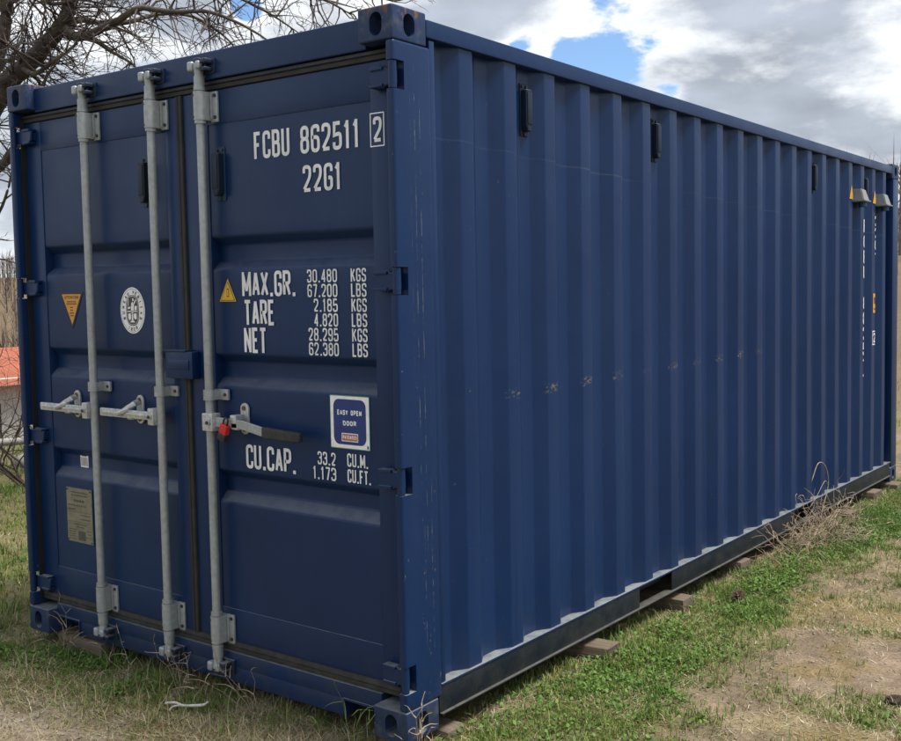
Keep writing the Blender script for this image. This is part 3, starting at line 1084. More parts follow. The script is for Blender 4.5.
vent(DL, (-1.470, D - 0.0005, 2.088), (0, -1, 0), (1, 0, 0))
vent(DR, (-0.985, D - 0.0005, 2.088), (0, -1, 0), (1, 0, 0))
for k in (1, 5, 13, 17):
    v = vent(cont, (XI + 0.0005, RIDGE0 + k * PITCH + 0.103, 2.345), (1, 0, 0), (0, 1, 0))
    v.data.materials[2] = M['teal']

# lettering on the right door --------------------------------------------
TY = D - 0.0023


def letter(name, s, x, z, w, h, parent=DR, t=None, gap=0.3, y=TY, mat='worn_white'):
    return obj(name, text_bm(s, x, z, w, h, y, t, gap), M[mat], parent)


letter('lettering', 'FCBU', -0.786, 2.130, 0.200, 0.105)
letter('lettering', '862511', -0.527, 2.130, 0.306, 0.103)
letter('lettering', '2', -0.1515, 2.139, 0.042, 0.090, y=D - 0.0056, t=0.0125)
bm = bmesh.new()
for lo, hi in (((-0.166, 2.124), (-0.162, 2.243)), ((-0.102, 2.124), (-0.098, 2.243)), ((-0.166, 2.124), (-0.098, 2.128)), ((-0.166, 2.239), (-0.098, 2.243))):
    yy = D - 0.0055 - (0.0004 if hi[0] - lo[0] > 0.01 else 0)
    bm.faces.new([bm.verts.new((a, yy, b_)) for a, b_ in ((lo[0], lo[1]), (hi[0], lo[1]), (hi[0], hi[1]), (lo[0], hi[1]))])
obj('check_digit_box', bm, M['white'], DR)
letter('lettering', '22G1', -0.519, 1.986, 0.202, 0.101)
letter('lettering', 'MAX.GR.', -0.881, 1.599, 0.308, 0.099, gap=0.2)
letter('lettering', 'TARE', -0.873, 1.486, 0.178, 0.100, gap=0.2)
letter('lettering', 'NET', -0.878, 1.376, 0.131, 0.101, gap=0.2)
for i, (a, c) in enumerate((('30.480', 'KGS'), ('67.200', 'LBS'), ('2.185', 'KGS'), ('4.820', 'LBS'), ('28.295', 'KGS'), ('62.380', 'LBS'))):
    z = 1.649 - i * 0.0548
    w = 0.158 if len(a) == 6 else 0.126
    letter('lettering', a, -0.352 - w, z, w, 0.0495, t=0.0066)
    letter('lettering', c, -0.282, z, 0.077, 0.0495, t=0.0066)
letter('lettering', 'CU.CAP.', -0.888, 0.912, 0.290, 0.097, gap=0.2)
letter('lettering', '33.2', -0.479, 0.962, 0.096, 0.050, t=0.0066)
letter('lettering', '1.173', -0.506, 0.905, 0.124, 0.050, t=0.0066)
letter('lettering', 'CU.M.', -0.323, 0.966, 0.107, 0.050, t=0.0066)
letter('lettering', 'CU.FT.', -0.323, 0.907, 0.119, 0.050, t=0.0066)


def flat_poly(bm, pts, y, mi=0):
    f = bm.faces.new([bm.verts.new((x, y, z)) for x, z in pts]); f.material_index = mi
    return f


def rrect(x0, x1, z0, z1, r, n=6):
    pts = []
    for cx, cz, a0 in ((x1 - r, z1 - r, 0), (x0 + r, z1 - r, 90), (x0 + r, z0 + r, 180), (x1 - r, z0 + r, 270)):
        for i in range(n + 1):
            t = R(a0 + 90 * i / n)
            pts.append((cx + r * math.cos(t), cz + r * math.sin(t)))
    return pts


# yellow warning triangle
bm = bmesh.new()
flat_poly(bm, [(-1.020, 1.580), (-0.918, 1.580), (-0.967, 1.671)], TY, 0)
flat_poly(bm, [(-1.013, 1.5835), (-0.925, 1.5835), (-0.967, 1.662)], TY - 0.0005, 1)
flat_poly(bm, [(-1.009, 1.586), (-0.929, 1.586), (-0.967, 1.656)], TY - 0.0010, 2)
for q in (((-0.974, 1.598), (-0.960, 1.598), (-0.960, 1.632), (-0.974, 1.632)),):
    flat_poly(bm, q, TY - 0.0015, 3)
flat_poly(bm, ((-0.971, 1.602), (-0.963, 1.602), (-0.963, 1.628), (-0.971, 1.628)), TY - 0.002, 2)
obj('warning_sticker', bm, [M['yellow'], M['black'], M['yellow'], M['darkprint']], DR)

# easy-open sticker
bm = bmesh.new()
x0, x1, z0, z1 = -0.406, -0.204, 1.032, 1.231
flat_poly(bm, rrect(x0, x1, z0, z1, 0.003), TY, 0)
flat_poly(bm, rrect(x0 + 0.003, x1 - 0.003, z0 + 0.003, z1 - 0.003, 0.003), TY - 0.0004, 1)
flat_poly(bm, rrect(x0 + 0.018, x1 - 0.018, z0 + 0.016, z1 - 0.014, 0.028), TY - 0.0008, 2)
cx = (x0 + x1) / 2
text_bm('EASY OPEN', cx - 0.062, 1.158, 0.124, 0.019, TY - 0.0013, 0.0042, 0.35, bm, 1)
text_bm('DOOR', cx - 0.034, 1.119, 0.068, 0.018, TY - 0.0013, 0.0042, 0.35, bm, 1)
flat_poly(bm, rrect(cx - 0.042, cx + 0.042, 1.060, 1.091, 0.002), TY - 0.0012, 1)
flat_poly(bm, rrect(cx - 0.039, cx + 0.039, 1.063, 1.088, 0.002), TY - 0.0016, 3)
text_bm('PATENTED', cx - 0.035, 1.069, 0.070, 0.0135, TY - 0.0021, 0.0026, 0.35, bm, 1)
flat_poly(bm, rrect(x1 - 0.015, x1 - 0.007, z0 + 0.006, z0 + 0.018, 0.001), TY - 0.0008, 4)
obj('door_sticker', bm, [M['stgreen'], M['white'], M['stblue'], M['stred'], M['darkprint']], DR)

# orange inverted triangle with small print, left door
bm = bmesh.new()
flat_poly(bm, [(-2.163, 1.626), (-1.978, 1.626), (-2.070, 1.457)], TY, 0)
flat_poly(bm, [(-2.147, 1.617), (-1.994, 1.617), (-2.070, 1.477)], TY - 0.0005, 1)
text_bm('ATTENTION', -2.125, 1.596, 0.110, 0.014, TY - 0.001, 0.0026, 0.35, bm, 0)
for z, w in ((1.580, 0.074), (1.570, 0.082), (1.554, 0.020), (1.541, 0.022), (1.528, 0.034), (1.516, 0.026)):
    xx = -2.070 - w / 2
    while xx < -2.070 + w / 2 - 0.004:
        ww = random.uniform(0.004, 0.012)
        flat_poly(bm, [(xx, z), (min(xx + ww, -2.070 + w / 2), z), (min(xx + ww, -2.070 + w / 2), z + 0.0055), (xx, z + 0.0055)], TY - 0.001, 2)
        xx += ww + 0.0025
obj('warning_sticker', bm, [M['black'], M['orange'], M['darkprint']], DL)

# oval class emblem, left door
bm = bmesh.new()
ox, oz = -1.607, 1.543


def oval(a, b_, n=48, p=2.0):
    return [(ox + a * math.copysign(abs(math.cos(2 * math.pi * i / n)) ** (2 / p), math.cos(2 * math.pi * i / n)),
             oz + b_ * math.copysign(abs(math.sin(2 * math.pi * i / n)) ** (2 / p), math.sin(2 * math.pi * i / n))) for i in range(n)]


def oring(a, b_, w, y, mi, p=2.0):
    o1, o2 = oval(a, b_, 48, p), oval(a - w, b_ - w, 48, p)
    A = [bm.verts.new((x, y, z)) for x, z in o1]; B = [bm.verts.new((x, y, z)) for x, z in o2]
    for i in range(48):
        j = (i + 1) % 48
        f = bm.faces.new((A[i], A[j], B[j], B[i])); f.material_index = mi


flat_poly(bm, oval(0.088, 0.101), TY, 0)
oring(0.082, 0.095, 0.0016, TY - 0.0005, 1)
flat_poly(bm, oval(0.046, 0.067, 48, 2.8), TY - 0.0005, 1)
oring(0.042, 0.063, 0.0018, TY - 0.001, 0, 2.8)
# seated figure, scales, globe, ship and crossing lines inside the emblem
for pts in ([(-.006, -.012), (.010, -.010), (.014, .022), (.004, .038), (-.004, .034), (-.010, .012)],
            [(.004, .040), (.012, .042), (.012, .052), (.005, .054), (.001, .048)],
            [(.010, .020), (.026, .040), (.030, .050), (.024, .048), (.012, .034)],
            [(-.034, .006), (-.014, .008), (-.012, .016), (-.030, .016)],
            [(-.030, .020), (-.026, .020), (-.024, .050), (-.028, .050)],
            [(.018, .000), (.032, .002), (.034, .018), (.024, .022), (.016, .012)],
            [(-.036, -.006), (.036, -.006), (.036, -.002), (-.036, -.002)],
            [(-.030, -.014), (-.012, -.012), (-.010, -.034), (-.020, -.044), (-.030, -.034)],
            [(.008, -.014), (.030, -.012), (.030, -.036), (.018, -.040), (.008, -.030)],
            [(-.004, -.014), (.003, -.014), (.006, -.046), (-.006, -.046)],
            [(-.018, -.052), (.018, -.052), (.010, -.044), (-.010, -.044)]):
    flat_poly(bm, [(ox + a, oz + b_) for a, b_ in pts], TY - 0.0015, 0)


def ring_text(s, a, b_, t0, t1, h, flip=False):
    for i, c in enumerate(s):
        if c == ' ': continue
        t = t0 + (t1 - t0) * i / (len(s) - 1)
        px, pz = ox + a * math.cos(t), oz + b_ * math.sin(t)
        tx, tz = -a * math.sin(t), b_ * math.cos(t)
        if not flip: tx, tz = -tx, -tz
        ang = math.atan2(tz, tx)
        w = h * 0.72
        for q, li in layout(c, w, h, h * 0.2):
            vs = []
            for p in q:
                lx, lz = p.x - w / 2, p.y - h / 2
                vs.append(bm.verts.new((px + lx * math.cos(ang) - lz * math.sin(ang), TY - 0.0011 - 0.0002 * li, pz + lx * math.sin(ang) + lz * math.cos(ang))))
            bm.faces.new(vs).material_index = 1


ring_text('BUREAU VERITAS', 0.064, 0.081, R(205), R(-25), 0.0155)
ring_text('1828', 0.064, 0.082, R(245), R(295), 0.0145, True)
obj('emblem_sticker', bm, [M['white'], M['darkprint']], DL)

# data plate and bar-code label, left door
bm = bmesh.new()
px0, px1, pz0, pz1 = -2.174, -1.971, 0.457, 0.712
box(bm, (px0 - 0.004, TY - 0.001, pz0 - 0.004), (px1 + 0.004, TY + 0.001, pz1 + 0.004), 0, mi=2)
box(bm, (px0, TY - 0.003, pz0), (px1, TY, pz1), 0.001, mi=0)
yy = TY - 0.0036
text_bm('CSC SAFETY', px0 + 0.035, pz1 - 0.030, 0.13, 0.010, yy, 0.0022, 0.3, bm, 1) if False else None


def print_line(z, xa, xb, h=0.005, mi=1):
    xx = xa
    while xx < xb - 0.003:
        ww = random.uniform(0.006, 0.022)
        e = min(xx + ww, xb)
        flat_poly(bm, [(xx, z), (e, z), (e, z + h), (xx, z + h)], yy, mi)
        xx = e + random.uniform(0.002, 0.005)


for z, a, c, h in ((0.690, .03, .17, .006), (0.676, .04, .17, .006), (0.648, .06, .145, .011), (0.628, .012, .16, .006), (0.608, .012, .07, .007),
                   (0.600, .012, .19, .002), (0.585, .11, .19, .005), (0.566, .11, .19, .005), (0.552, .012, .19, .002), (0.540, .05, .16, .005), (0.527, .08, .14, .005),
                   (0.514, .012, .07, .004), (0.503, .012, .07, .004), (0.492, .012, .07, .004), (0.481, .012, .07, .004), (0.470, .012, .07, .004),
                   (0.514, .16, .19, .004), (0.500, .16, .19, .004), (0.484, .15, .19, .004)):
    print_line(z, px0 + a, px0 + c, h)
flat_poly(bm, rrect(px0 + 0.088, px0 + 0.145, 0.468, 0.512, 0.004), yy + 0.0001, 3)
for a, c in ((px0 + 0.008, pz0 + 0.008), (px1 - 0.008, pz0 + 0.008), (px0 + 0.008, pz1 - 0.008), (px1 - 0.008, pz1 - 0.008)):
    cyl(bm, (a, TY - 0.002, c), (a, TY - 0.006, c), 0.004, n=8, mi=4)
obj('data_plate', bm, [M['plate'], M['platetext'], M['tealplate'], M['platetext'], M['bolt']], DL)
bm = bmesh.new()
flat_poly(bm, rrect(-2.118, -2.055, 0.805, 0.868, 0.002), D + DEEP - 0.001, 0)
for i in range(11):
    xx = -2.112 + i * 0.0048
    flat_poly(bm, [(xx, 0.812), (xx + random.choice((0.0014, 0.0026)), 0.812), (xx + 0.0018, 0.852), (xx, 0.852)], D + DEEP - 0.0014, 1)
flat_poly(bm, [(-2.109, 0.857), (-2.067, 0.857), (-2.067, 0.862), (-2.109, 0.862)], D + DEEP - 0.0014, 1)
obj('barcode_label', bm, [M['white'], M['darkprint']], DL)


# far end of the side: hoods, triangles, column lettering --------------------
def hood(yc):
    bm = bmesh.new()
    t = bmesh.new()
    lo, hi = 2.238, 2.325
    vb = [(-0.052, -0.068), (0.055, -0.068), (0.055, 0.068), (-0.052, 0.068)]
    vt = [(-0.052, -0.058), (0.028, -0.050), (0.028, 0.050), (-0.052, 0.058)]
    a = [t.verts.new((x, yc + y, lo)) for x, y in vb]
    b_ = [t.verts.new((x, yc + y, hi)) for x, y in vt]
    t.faces.new(a); t.faces.new(list(reversed(b_)))
    for i in range(4):
        t.faces.new((a[i], b_[i], b_[(i + 1) % 4], a[(i + 1) % 4]))
    bmesh.ops.recalc_face_normals(t, faces=t.faces)
    bmesh.ops.bevel(t, geom=list(t.edges), offset=0.006, segments=2, affect='EDGES')
    merge(bm, t)
    box(bm, (-0.052, yc - 0.072, lo - 0.006), (0.064, yc + 0.074, lo + 0.004), 0.003)
    h = obj('outlet_hood', bm, M['hood'], cont, 35)
    bm = bmesh.new()
    cyl(bm, (0.015, yc + 0.02, lo - 0.004), (0.018, yc + 0.02, lo - 0.042), 0.030, n=16)
    obj('plug', bm, M['plug'], h, 35)


hood(5.045)
hood(5.045 + 2 * PITCH)


def wrap_side(bm):
    """press a flat print (in the YZ plane) onto the corrugated sheet"""
    for yb, xb in BENDS:
        bmesh.ops.bisect_plane(bm, geom=list(bm.verts) + list(bm.edges) + list(bm.faces), plane_co=(0, yb, 0), plane_no=(0, 1, 0), dist=1e-6)
    for v in bm.verts:
        v.co.x = side_x(v.co.y) + 0.0042 + v.co.x
    return bm


for k in (16, 18):
    e = RIDGE0 + k * PITCH
    bm = bmesh.new()
    for off, mi, sc in ((0.0, 0, 1.0), (0.0005, 1, 0.80)):
        zc, yc = 2.290, e - 0.026
        f = bm.faces.new([bm.verts.new((off, yc - 0.046 * sc, zc - 0.045 * sc)), bm.verts.new((off, yc + 0.046 * sc, zc - 0.045 * sc)), bm.verts.new((off, yc, zc + 0.055 * sc))])
        f.material_index = mi
    obj('warning_sticker', wrap_side(bm), [M['yellow'], M['orange']], cont)


def column_text(s, yc, ztop, h, w, step):
    bm = bmesh.new()
    for i, c in enumerate(s):
        if c == ' ': continue
        for q, li in layout(c, w, h, h * 0.15):
            bm.faces.new([bm.verts.new((0.0002 * li, yc - w / 2 + p.x, ztop - i * step - h + p.y)) for p in q])
    return obj('lettering', wrap_side(bm), M['white'], cont)


column_text('FCBU', RIDGE0 + 17 * PITCH + 0.014, 2.11, 0.098, 0.062, 0.116)
column_text('862511', RIDGE0 + 17 * PITCH + 0.014, 2.11 - 5 * 0.116, 0.098, 0.062, 0.116)
column_text('22G1', RIDGE0 + 18 * PITCH + 0.014, 2.15, 0.080, 0.060, 0.092)
bm = bmesh.new()
e = RIDGE0 + 18 * PITCH
for off, mi, (ya, yb, za, zb) in ((0, 0, (e - 0.05, e + 0.03, 1.40, 1.55)), (0.0005, 1, (e - 0.03, e + 0.015, 1.47, 1.52)), (0.0005, 1, (e - 0.03, e + 0.015, 1.425, 1.435))):
    bm.faces.new([bm.verts.new((off, y, z)) for y, z in ((ya, za), (yb, za), (yb, zb), (ya, zb))]).material_index = mi
obj('orange_label', wrap_side(bm), [M['orange'], M['darkprint']], cont)
bm = bmesh.new()
for (ya, yb, za, zb) in ((e - 0.06, e - 0.052, 1.15, 1.26), (e + 0.022, e + 0.03, 1.15, 1.26), (e - 0.052, e + 0.022, 1.15, 1.158), (e - 0.052, e + 0.022, 1.252, 1.26)):
    bm.faces.new([bm.verts.new((0, y, z)) for y, z in ((ya, za), (yb, za), (yb, zb), (ya, zb))])
for q, li in layout('2', 0.044, 0.075, 0.012):
    bm.faces.new([bm.verts.new((0.0002 * (li + 1), e - 0.037 + p.x, 1.167 + p.y)) for p in q])
obj('check_digit_box', wrap_side(bm), M['white'], cont)

# padlock on the right-hand handle: hangs, so a thing of its own -----------------
pad = empty('padlock', (-0.934, -0.014, 1.046))
pad.scale = (0.86, 0.86, 0.86)
tag(pad, 'small red and black padlock hanging from the right door handle', 'padlock')
tilt = Matrix.Rotation(R(18), 4, 'Y')


def pad_bm(lo, hi, bev):
    bm = bmesh.new(); box(bm, lo, hi, bev, 3)
    bmesh.ops.transform(bm, matrix=tilt, verts=bm.verts)
    return bm


obj('body', pad_bm((-0.024, -0.012, 0.012), (0.024, 0.014, 0.058), 0.005), M['lockred'], pad, 35)
obj('base', pad_bm((-0.026, -0.013, -0.022), (0.026, 0.015, 0.0125), 0.006), M['lockblack'], pad, 35)
bm = bmesh.new()
tube(bm, [tilt @ Vector(p) for p in ((-0.014, 0, 0.055), (-0.014, 0, 0.076), (-0.008, 0, 0.088), (0.004, 0, 0.091), (0.013, 0, 0.084), (0.015, 0, 0.055))], 0.0045, 8)
obj('shackle', bm, M['lockblack'], pad)

# ------------------------------------------------------------------ the ground
def terrain(x, y, fine=True):
    x = np.asarray(x, float); y = np.asarray(y, float)
    dx, dy = x - CAM.x, y - CAM.y
    r = np.hypot(dx, dy)
    az = np.degrees(np.arctan2(-dx, dy))           # from +Y towards -X
    wl = sstep(26, 44, az) * (1 - sstep(120, 150, az))
    left = -6.0 * sstep(12.5, 34, r) + 11.5 * sstep(60, 250, r)
    back = 5.2 * sstep(12, 90, r) + 3.0 * sstep(90, 260, r)
    z = -0.062 + wl * left + (1 - wl) * back
    z = z + 0.5 * (fbm(x * 0.06, y * 0.06, 3, 5) - 0.5) * sstep(10, 40, r)
    z = z + 0.035 * (fbm(x * 0.9, y * 0.9, 3, 3) - 0.5)
    z = z - 0.012 * sstep(0.12, -0.05, y) * sstep(0.4, 0.0, x)
    z = z + 0.024 * sstep(-0.25, 0.05, x) * (1 - sstep(2.5, 5.0, x))
    if fine:
        z = z + 0.028 * (fbm(x * 6.5, y * 6.5, 3, 9) - 0.5) * (1 - sstep(8, 16, r))
    return z


def gauss(x, y, cx, cy, sx, sy):
    return np.exp(-((x - cx) / sx) ** 2 - ((y - cy) / sy) ** 2)


def green_mask(x, y):
    """how much living grass grows here, 0..1"""
    x = np.asarray(x, float); y = np.asarray(y, float)
    n = fbm(x * 1.5, y * 1.5, 3, 21)
    m = fbm(x * 5.0, y * 5.0, 3, 22)
    # strip along the side of the container, then a worn path, then patchy turf
    edge = 0.60 - 0.05 * np.clip(y - 2.5, 0, 3) + (n - 0.5) * 0.55
    strip = 1 - sstep(edge - 0.10, edge + 0.16, x + (m - 0.5) * 0.3)
    path = sstep(0.44, 0.66, m) * 0.62 + 0.06
    turf = sstep(0.42, 0.60, 0.55 * n + 0.45 * m) * 0.8
    far = sstep(0.85, 1.2, x)
    strip = strip * (1 - 0.8 * gauss(x, y, 0.02, 1.0, 0.07, 3.0) * sstep(0.3, 0.55, m))
    right = np.maximum(strip, path * (1 - far) + turf * far)
    right = right * (1 - 0.75 * gauss(x, y, 0.72, 2.7, 0.32, 0.9)) * (1 - 0.6 * gauss(x, y, 0.75, 1.35, 0.3, 0.35))
    # door end
    front = sstep(0.40, 0.60, 0.6 * n + 0.4 * m) * 0.65
    front = front * 0.75 + 0.75 * gauss(x, y, -2.0, -0.03, 0.55, 0.22) + 0.5 * gauss(x, y, -1.25, -0.12, 0.35, 0.16)
    front = front * (1 - 0.95 * gauss(x, y, -1.45, -0.62, 0.75, 0.30)) * (1 - 0.55 * gauss(x, y, -0.45, -0.15, 0.55, 0.30))
    # lawn to the left
    lawn = 0.5 + 0.5 * sstep(0.35, 0.6, 0.7 * n + 0.3 * m)
    wl = sstep(-2.3, -3.0, x)
    wr = sstep(-0.05, 0.12, x)
    g = lawn * wl + (1 - wl) * (right * wr + front * (1 - wr))
    return np.clip(g, 0, 1)


def dry_mask(x, y):
    n = fbm(np.asarray(x) * 2.6, np.asarray(y) * 2.6, 3, 31)
    d = sstep(0.42, 0.62, n)
    d = d + 0.9 * gauss(x, y, -0.55, -0.06, 0.65, 0.24) + 0.6 * gauss(x, y, -1.3, -0.2, 0.6, 0.2) + 0.6 * gauss(x, y, 0.12, 3.9, 0.3, 0.8) + 0.4 * gauss(x, y, 0.05, 0.9, 0.12, 0.9)
    d = d * (1 - 0.6 * gauss(x, y, -1.45, -0.62, 0.6, 0.25))
    return np.clip(d, 0, 1)


def axis(dense_lo, dense_hi, step, far):
    a = list(np.arange(dense_lo, dense_hi, step))
    s, v = step, dense_hi
    while v < far:
        a.append(v); s *= 1.14; v += s
    a.append(far)
    s, v, low = step, dense_lo, []
    while v > -far:
        s *= 1.14; v -= s; low.append(v)
    return np.array(sorted(low + a))


gx = axis(-3.6, 2.4, 0.026, 1200.0)
gy = axis(-1.7, 6.6, 0.026, 1200.0)
GX, GY = np.meshgrid(gx, gy, indexing='ij')
GZ = terrain(GX, GY)
# under the container the soil stays flat and below the frame
inside = (GX > -W_) & (GX < 0.0) & (GY > 0.06) & (GY < L_)
GZ = np.where(inside, np.minimum(GZ, -0.05), GZ)
nx_, ny_ = GX.shape
V = np.stack([GX, GY, GZ], -1).reshape(-1, 3)
idx = np.arange(nx_ * ny_).reshape(nx_, ny_)
a, b_, c, d_ = idx[:-1, :-1].ravel(), idx[1:, :-1].ravel(), idx[1:, 1:].ravel(), idx[:-1, 1:].ravel()
T = np.concatenate([np.stack([a, b_, c], 1), np.stack([a, c, d_], 1)])
g = green_mask(V[:, 0], V[:, 1])[:, None]
dr = dry_mask(V[:, 0], V[:, 1])[:, None]
fn = fbm(V[:, 0] * 9, V[:, 1] * 9, 4, 41)[:, None]
soil = np.array([0.185, 0.140, 0.098]) * (0.62 + 0.76 * fn)
pale = gauss(V[:, 0], V[:, 1], -1.5, -0.6, 0.7, 0.35)[:, None] * sstep(0.35, 0.6, fn)
soil = soil * (1 - pale * 0.6) + np.array([0.34, 0.29, 0.235]) * pale * 0.6
litter = np.array([0.20, 0.165, 0.085]) * (0.7 + 0.6 * fn)
moss = np.array([0.16, 0.115, 0.03])
base = soil * (1 - 0.6 * dr) + litter * 0.6 * dr
mm = (sstep(0.5, 0.66, fbm(V[:, 0] * 3.2, V[:, 1] * 3.2, 3, 51)) * 0.45)[:, None]
mm = np.maximum(mm, 0.7 * gauss(V[:, 0], V[:, 1], 0.5, 2.45, 0.25, 0.35)[:, None] * sstep(0.35, 0.6, fn))
base = base * (1 - mm) + moss * mm
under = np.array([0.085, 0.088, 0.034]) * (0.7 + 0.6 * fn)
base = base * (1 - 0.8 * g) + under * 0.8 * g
rr_ = np.hypot(V[:, 0] - CAM.x, V[:, 1] - CAM.y)[:, None]
far = sstep(13, 18, rr_)
leafy = np.array([0.13, 0.095, 0.06]) * (0.75 + 0.5 * fbm(V[:, 0] * 0.35, V[:, 1] * 0.35, 4, 61)[:, None])
base = base * (1 - far) + leafy * far
gm, b, p = material('turf_and_soil')
at_ = b.n('ShaderNodeAttribute', attribute_name='tint').outputs['Color']
tc = b.n('ShaderNodeTexCoord').outputs['Object']
n1 = b.noise(tc, 70, 6, 0.7)
n2 = b.noise(tc, 14, 5, 0.65)
k = b.math('MULTIPLY', b.remap(n1, 0.25, 0.75, 0.55, 1.45), b.remap(n2, 0.3, 0.7, 0.8, 1.2))
b.put(p.inputs['Base Color'], b.mix(1.0, at_, b.comb(k, k, k), 'MULTIPLY'))
p.inputs['Roughness'].default_value = 0.95
p.inputs['Specular IOR Level'].default_value = 0.15
bump(b, p, b.math('ADD', b.math('MULTIPLY', n1, 0.5), n2), 0.8, 0.02)
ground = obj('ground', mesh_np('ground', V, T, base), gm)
ground.data.shade_smooth()
tag(ground, kind='structure')


# ------------------------------------------------------------------ grass, straw, pebbles (uncountable)
def leaf_material(name, trans=0.25, rough=0.6):
    m, b, p = material(name)
    c = b.n('ShaderNodeAttribute', attribute_name='tint').outputs['Color']
    b.put(p.inputs['Base Color'], c)
    p.inputs['Roughness'].default_value = rough
    p.inputs['Specular IOR Level'].default_value = 0.25
    tr = b.n('ShaderNodeBsdfTranslucent')
    b.put(tr.inputs['Color'], c)
    mx = b.n('ShaderNodeMixShader'); mx.inputs[0].default_value = trans
    out = [n for n in b.t.nodes if n.type == 'OUTPUT_MATERIAL'][0]
    b.t.links.new(p.outputs[0], mx.inputs[1]); b.t.links.new(tr.outputs[0], mx.inputs[2])
    b.t.links.new(mx.outputs[0], out.inputs[0])
    return m


M['leaf'] = leaf_material('grass_blade')
M['straw'] = leaf_material('dry_straw', 0.12, 0.75)


def scatter(n, xr, yr, prob):
    x = rng.uniform(*xr, n); y = rng.uniform(*yr, n)
    keep = rng.uniform(0, 1, n) < prob(x, y)
    hid = (x > -W_ + 0.05) & (x < -0.10) & (y > 0.12) & (y < L_ - 0.05)
    keep &= ~hid
    return x[keep], y[keep]


def blades(x, y, length, width, lean, colors, droop=0.5, z0=0.0):
    n = len(x)
    th = rng.uniform(0, 2 * np.pi, n)
    dirx, diry = np.cos(th), np.sin(th)
    px_, py_ = -diry, dirx
    z = terrain(x, y) + z0
    le = lean
    h1, h2 = length * 0.55, length
    o1 = le * length * np.where(le > 0.955, 0.5, 0.35)
    o2 = le * length * (0.9 + droop * rng.uniform(0, 0.6, n))
    z1 = h1 * np.where(le > 0.955, 0.06, np.sqrt(np.clip(1 - (le * 0.55) ** 2, 0.05, 1)))
    z2 = z1 + (h2 - h1) * np.sqrt(np.clip(1 - (le * (0.9 + droop * 0.3)) ** 2, 0.0, 1))
    w = width / 2
    v = np.zeros((n, 5, 3))
    v[:, 0] = np.stack([x - px_ * w, y - py_ * w, z - 0.006], 1)
    v[:, 1] = np.stack([x + px_ * w, y + py_ * w, z - 0.006], 1)
    v[:, 2] = np.stack([x + dirx * o1 - px_ * w * .9, y + diry * o1 - py_ * w * .9, z + z1], 1)
    v[:, 3] = np.stack([x + dirx * o1 + px_ * w * .9, y + diry * o1 + py_ * w * .9, z + z1], 1)
    v[:, 4] = np.stack([x + dirx * o2, y + diry * o2, z + z2], 1)
    i = (np.arange(n) * 5)[:, None]
    t = np.concatenate([i + np.array([[0, 1, 3]]), i + np.array([[0, 3, 2]]), i + np.array([[2, 3, 4]])])
    cc = np.repeat(colors[:, None, :], 5, 1)
    return v.reshape(-1, 3), t, cc.reshape(-1, 3)


def green_cols(x, y):
    n = len(x)
    p1 = fbm(x * 2.2, y * 2.2, 3, 71)[:, None]
    lush = np.array([0.075, 0.165, 0.026]); olive = np.array([0.185, 0.225, 0.060]); yel = np.array([0.27, 0.25, 0.09])
    t = np.clip(p1 * 1.5 - 0.35 + rng.normal(0, 0.22, (n, 1)), 0, 1)
    c = lush * (1 - t) + olive * t
    s = (rng.uniform(0, 1, (n, 1)) < 0.13 + 0.14 * sstep(0.45, 0.65, p1)) * rng.uniform(0.4, 1, (n, 1))
    c = c * (1 - s) + yel * s
    return c * rng.uniform(0.7, 1.35, (n, 1))


def straw_cols(n):
    a = np.array([0.45, 0.37, 0.215]); b2 = np.array([0.25, 0.19, 0.11]); c2 = np.array([0.52, 0.47, 0.35])
    t = rng.uniform(0, 1, (n, 1))
    c = a * (1 - t) + b2 * t
    s = (rng.uniform(0, 1, (n, 1)) < 0.2)
    return np.where(s, c2, c) * rng.uniform(0.75, 1.2, (n, 1))


def lawn(name, parts):
    vs, ts, cs, off = [], [], [], 0
    for v, t, c in parts:
        vs.append(v); ts.append(t + off); cs.append(c); off += len(v)
    return mesh_np(name, np.concatenate(vs), np.concatenate(ts), np.concatenate(cs))


def clump(x, y, seed, f=14):
    return sstep(0.38, 0.62, fbm(x * f, y * f, 2, seed))


parts = []
# near strip beside the container and the path, fine short turf with tufts
for (N, xr, yr, lo, hi, wd, pw) in ((420000, (-0.1, 2.2), (-0.5, 6.4), 0.010, 0.038, 0.0036, 1.1),
                                    (130000, (-3.2, 0.3), (-1.1, 0.14), 0.010, 0.036, 0.0034, 1.1),
                                    (100000, (-6.5, -2.4), (-1.2, 5.0), 0.020, 0.055, 0.0050, 1.0),
                                    (130000, (-16, -2.4), (-1.0, 11.0), 0.03, 0.085, 0.0085, 1.0),
                                    (26000, (-2.5, 5.5), (5.9, 16.0), 0.03, 0.085, 0.0085, 1.0)):
    x, y = scatter(N, xr, yr, lambda x, y: green_mask(x, y) ** pw * (0.30 + 0.70 * clump(x, y, 81)))
    tall = 0.6 + 0.9 * sstep(0.45, 0.8, fbm(x * 5, y * 5, 2, 91)) + 1.6 * (rng.uniform(0, 1, len(x)) < 0.035)
    parts.append(blades(x, y, rng.uniform(lo, hi, len(x)) * tall, rng.uniform(0.7, 1.3, len(x)) * wd, rng.uniform(0.1, 0.95, len(x)), green_cols(x, y)))
go = obj('grass', lawn('grass', parts), M['leaf'])
tag(go, 'short green and yellowish grass growing around the container', 'grass', kind='stuff')

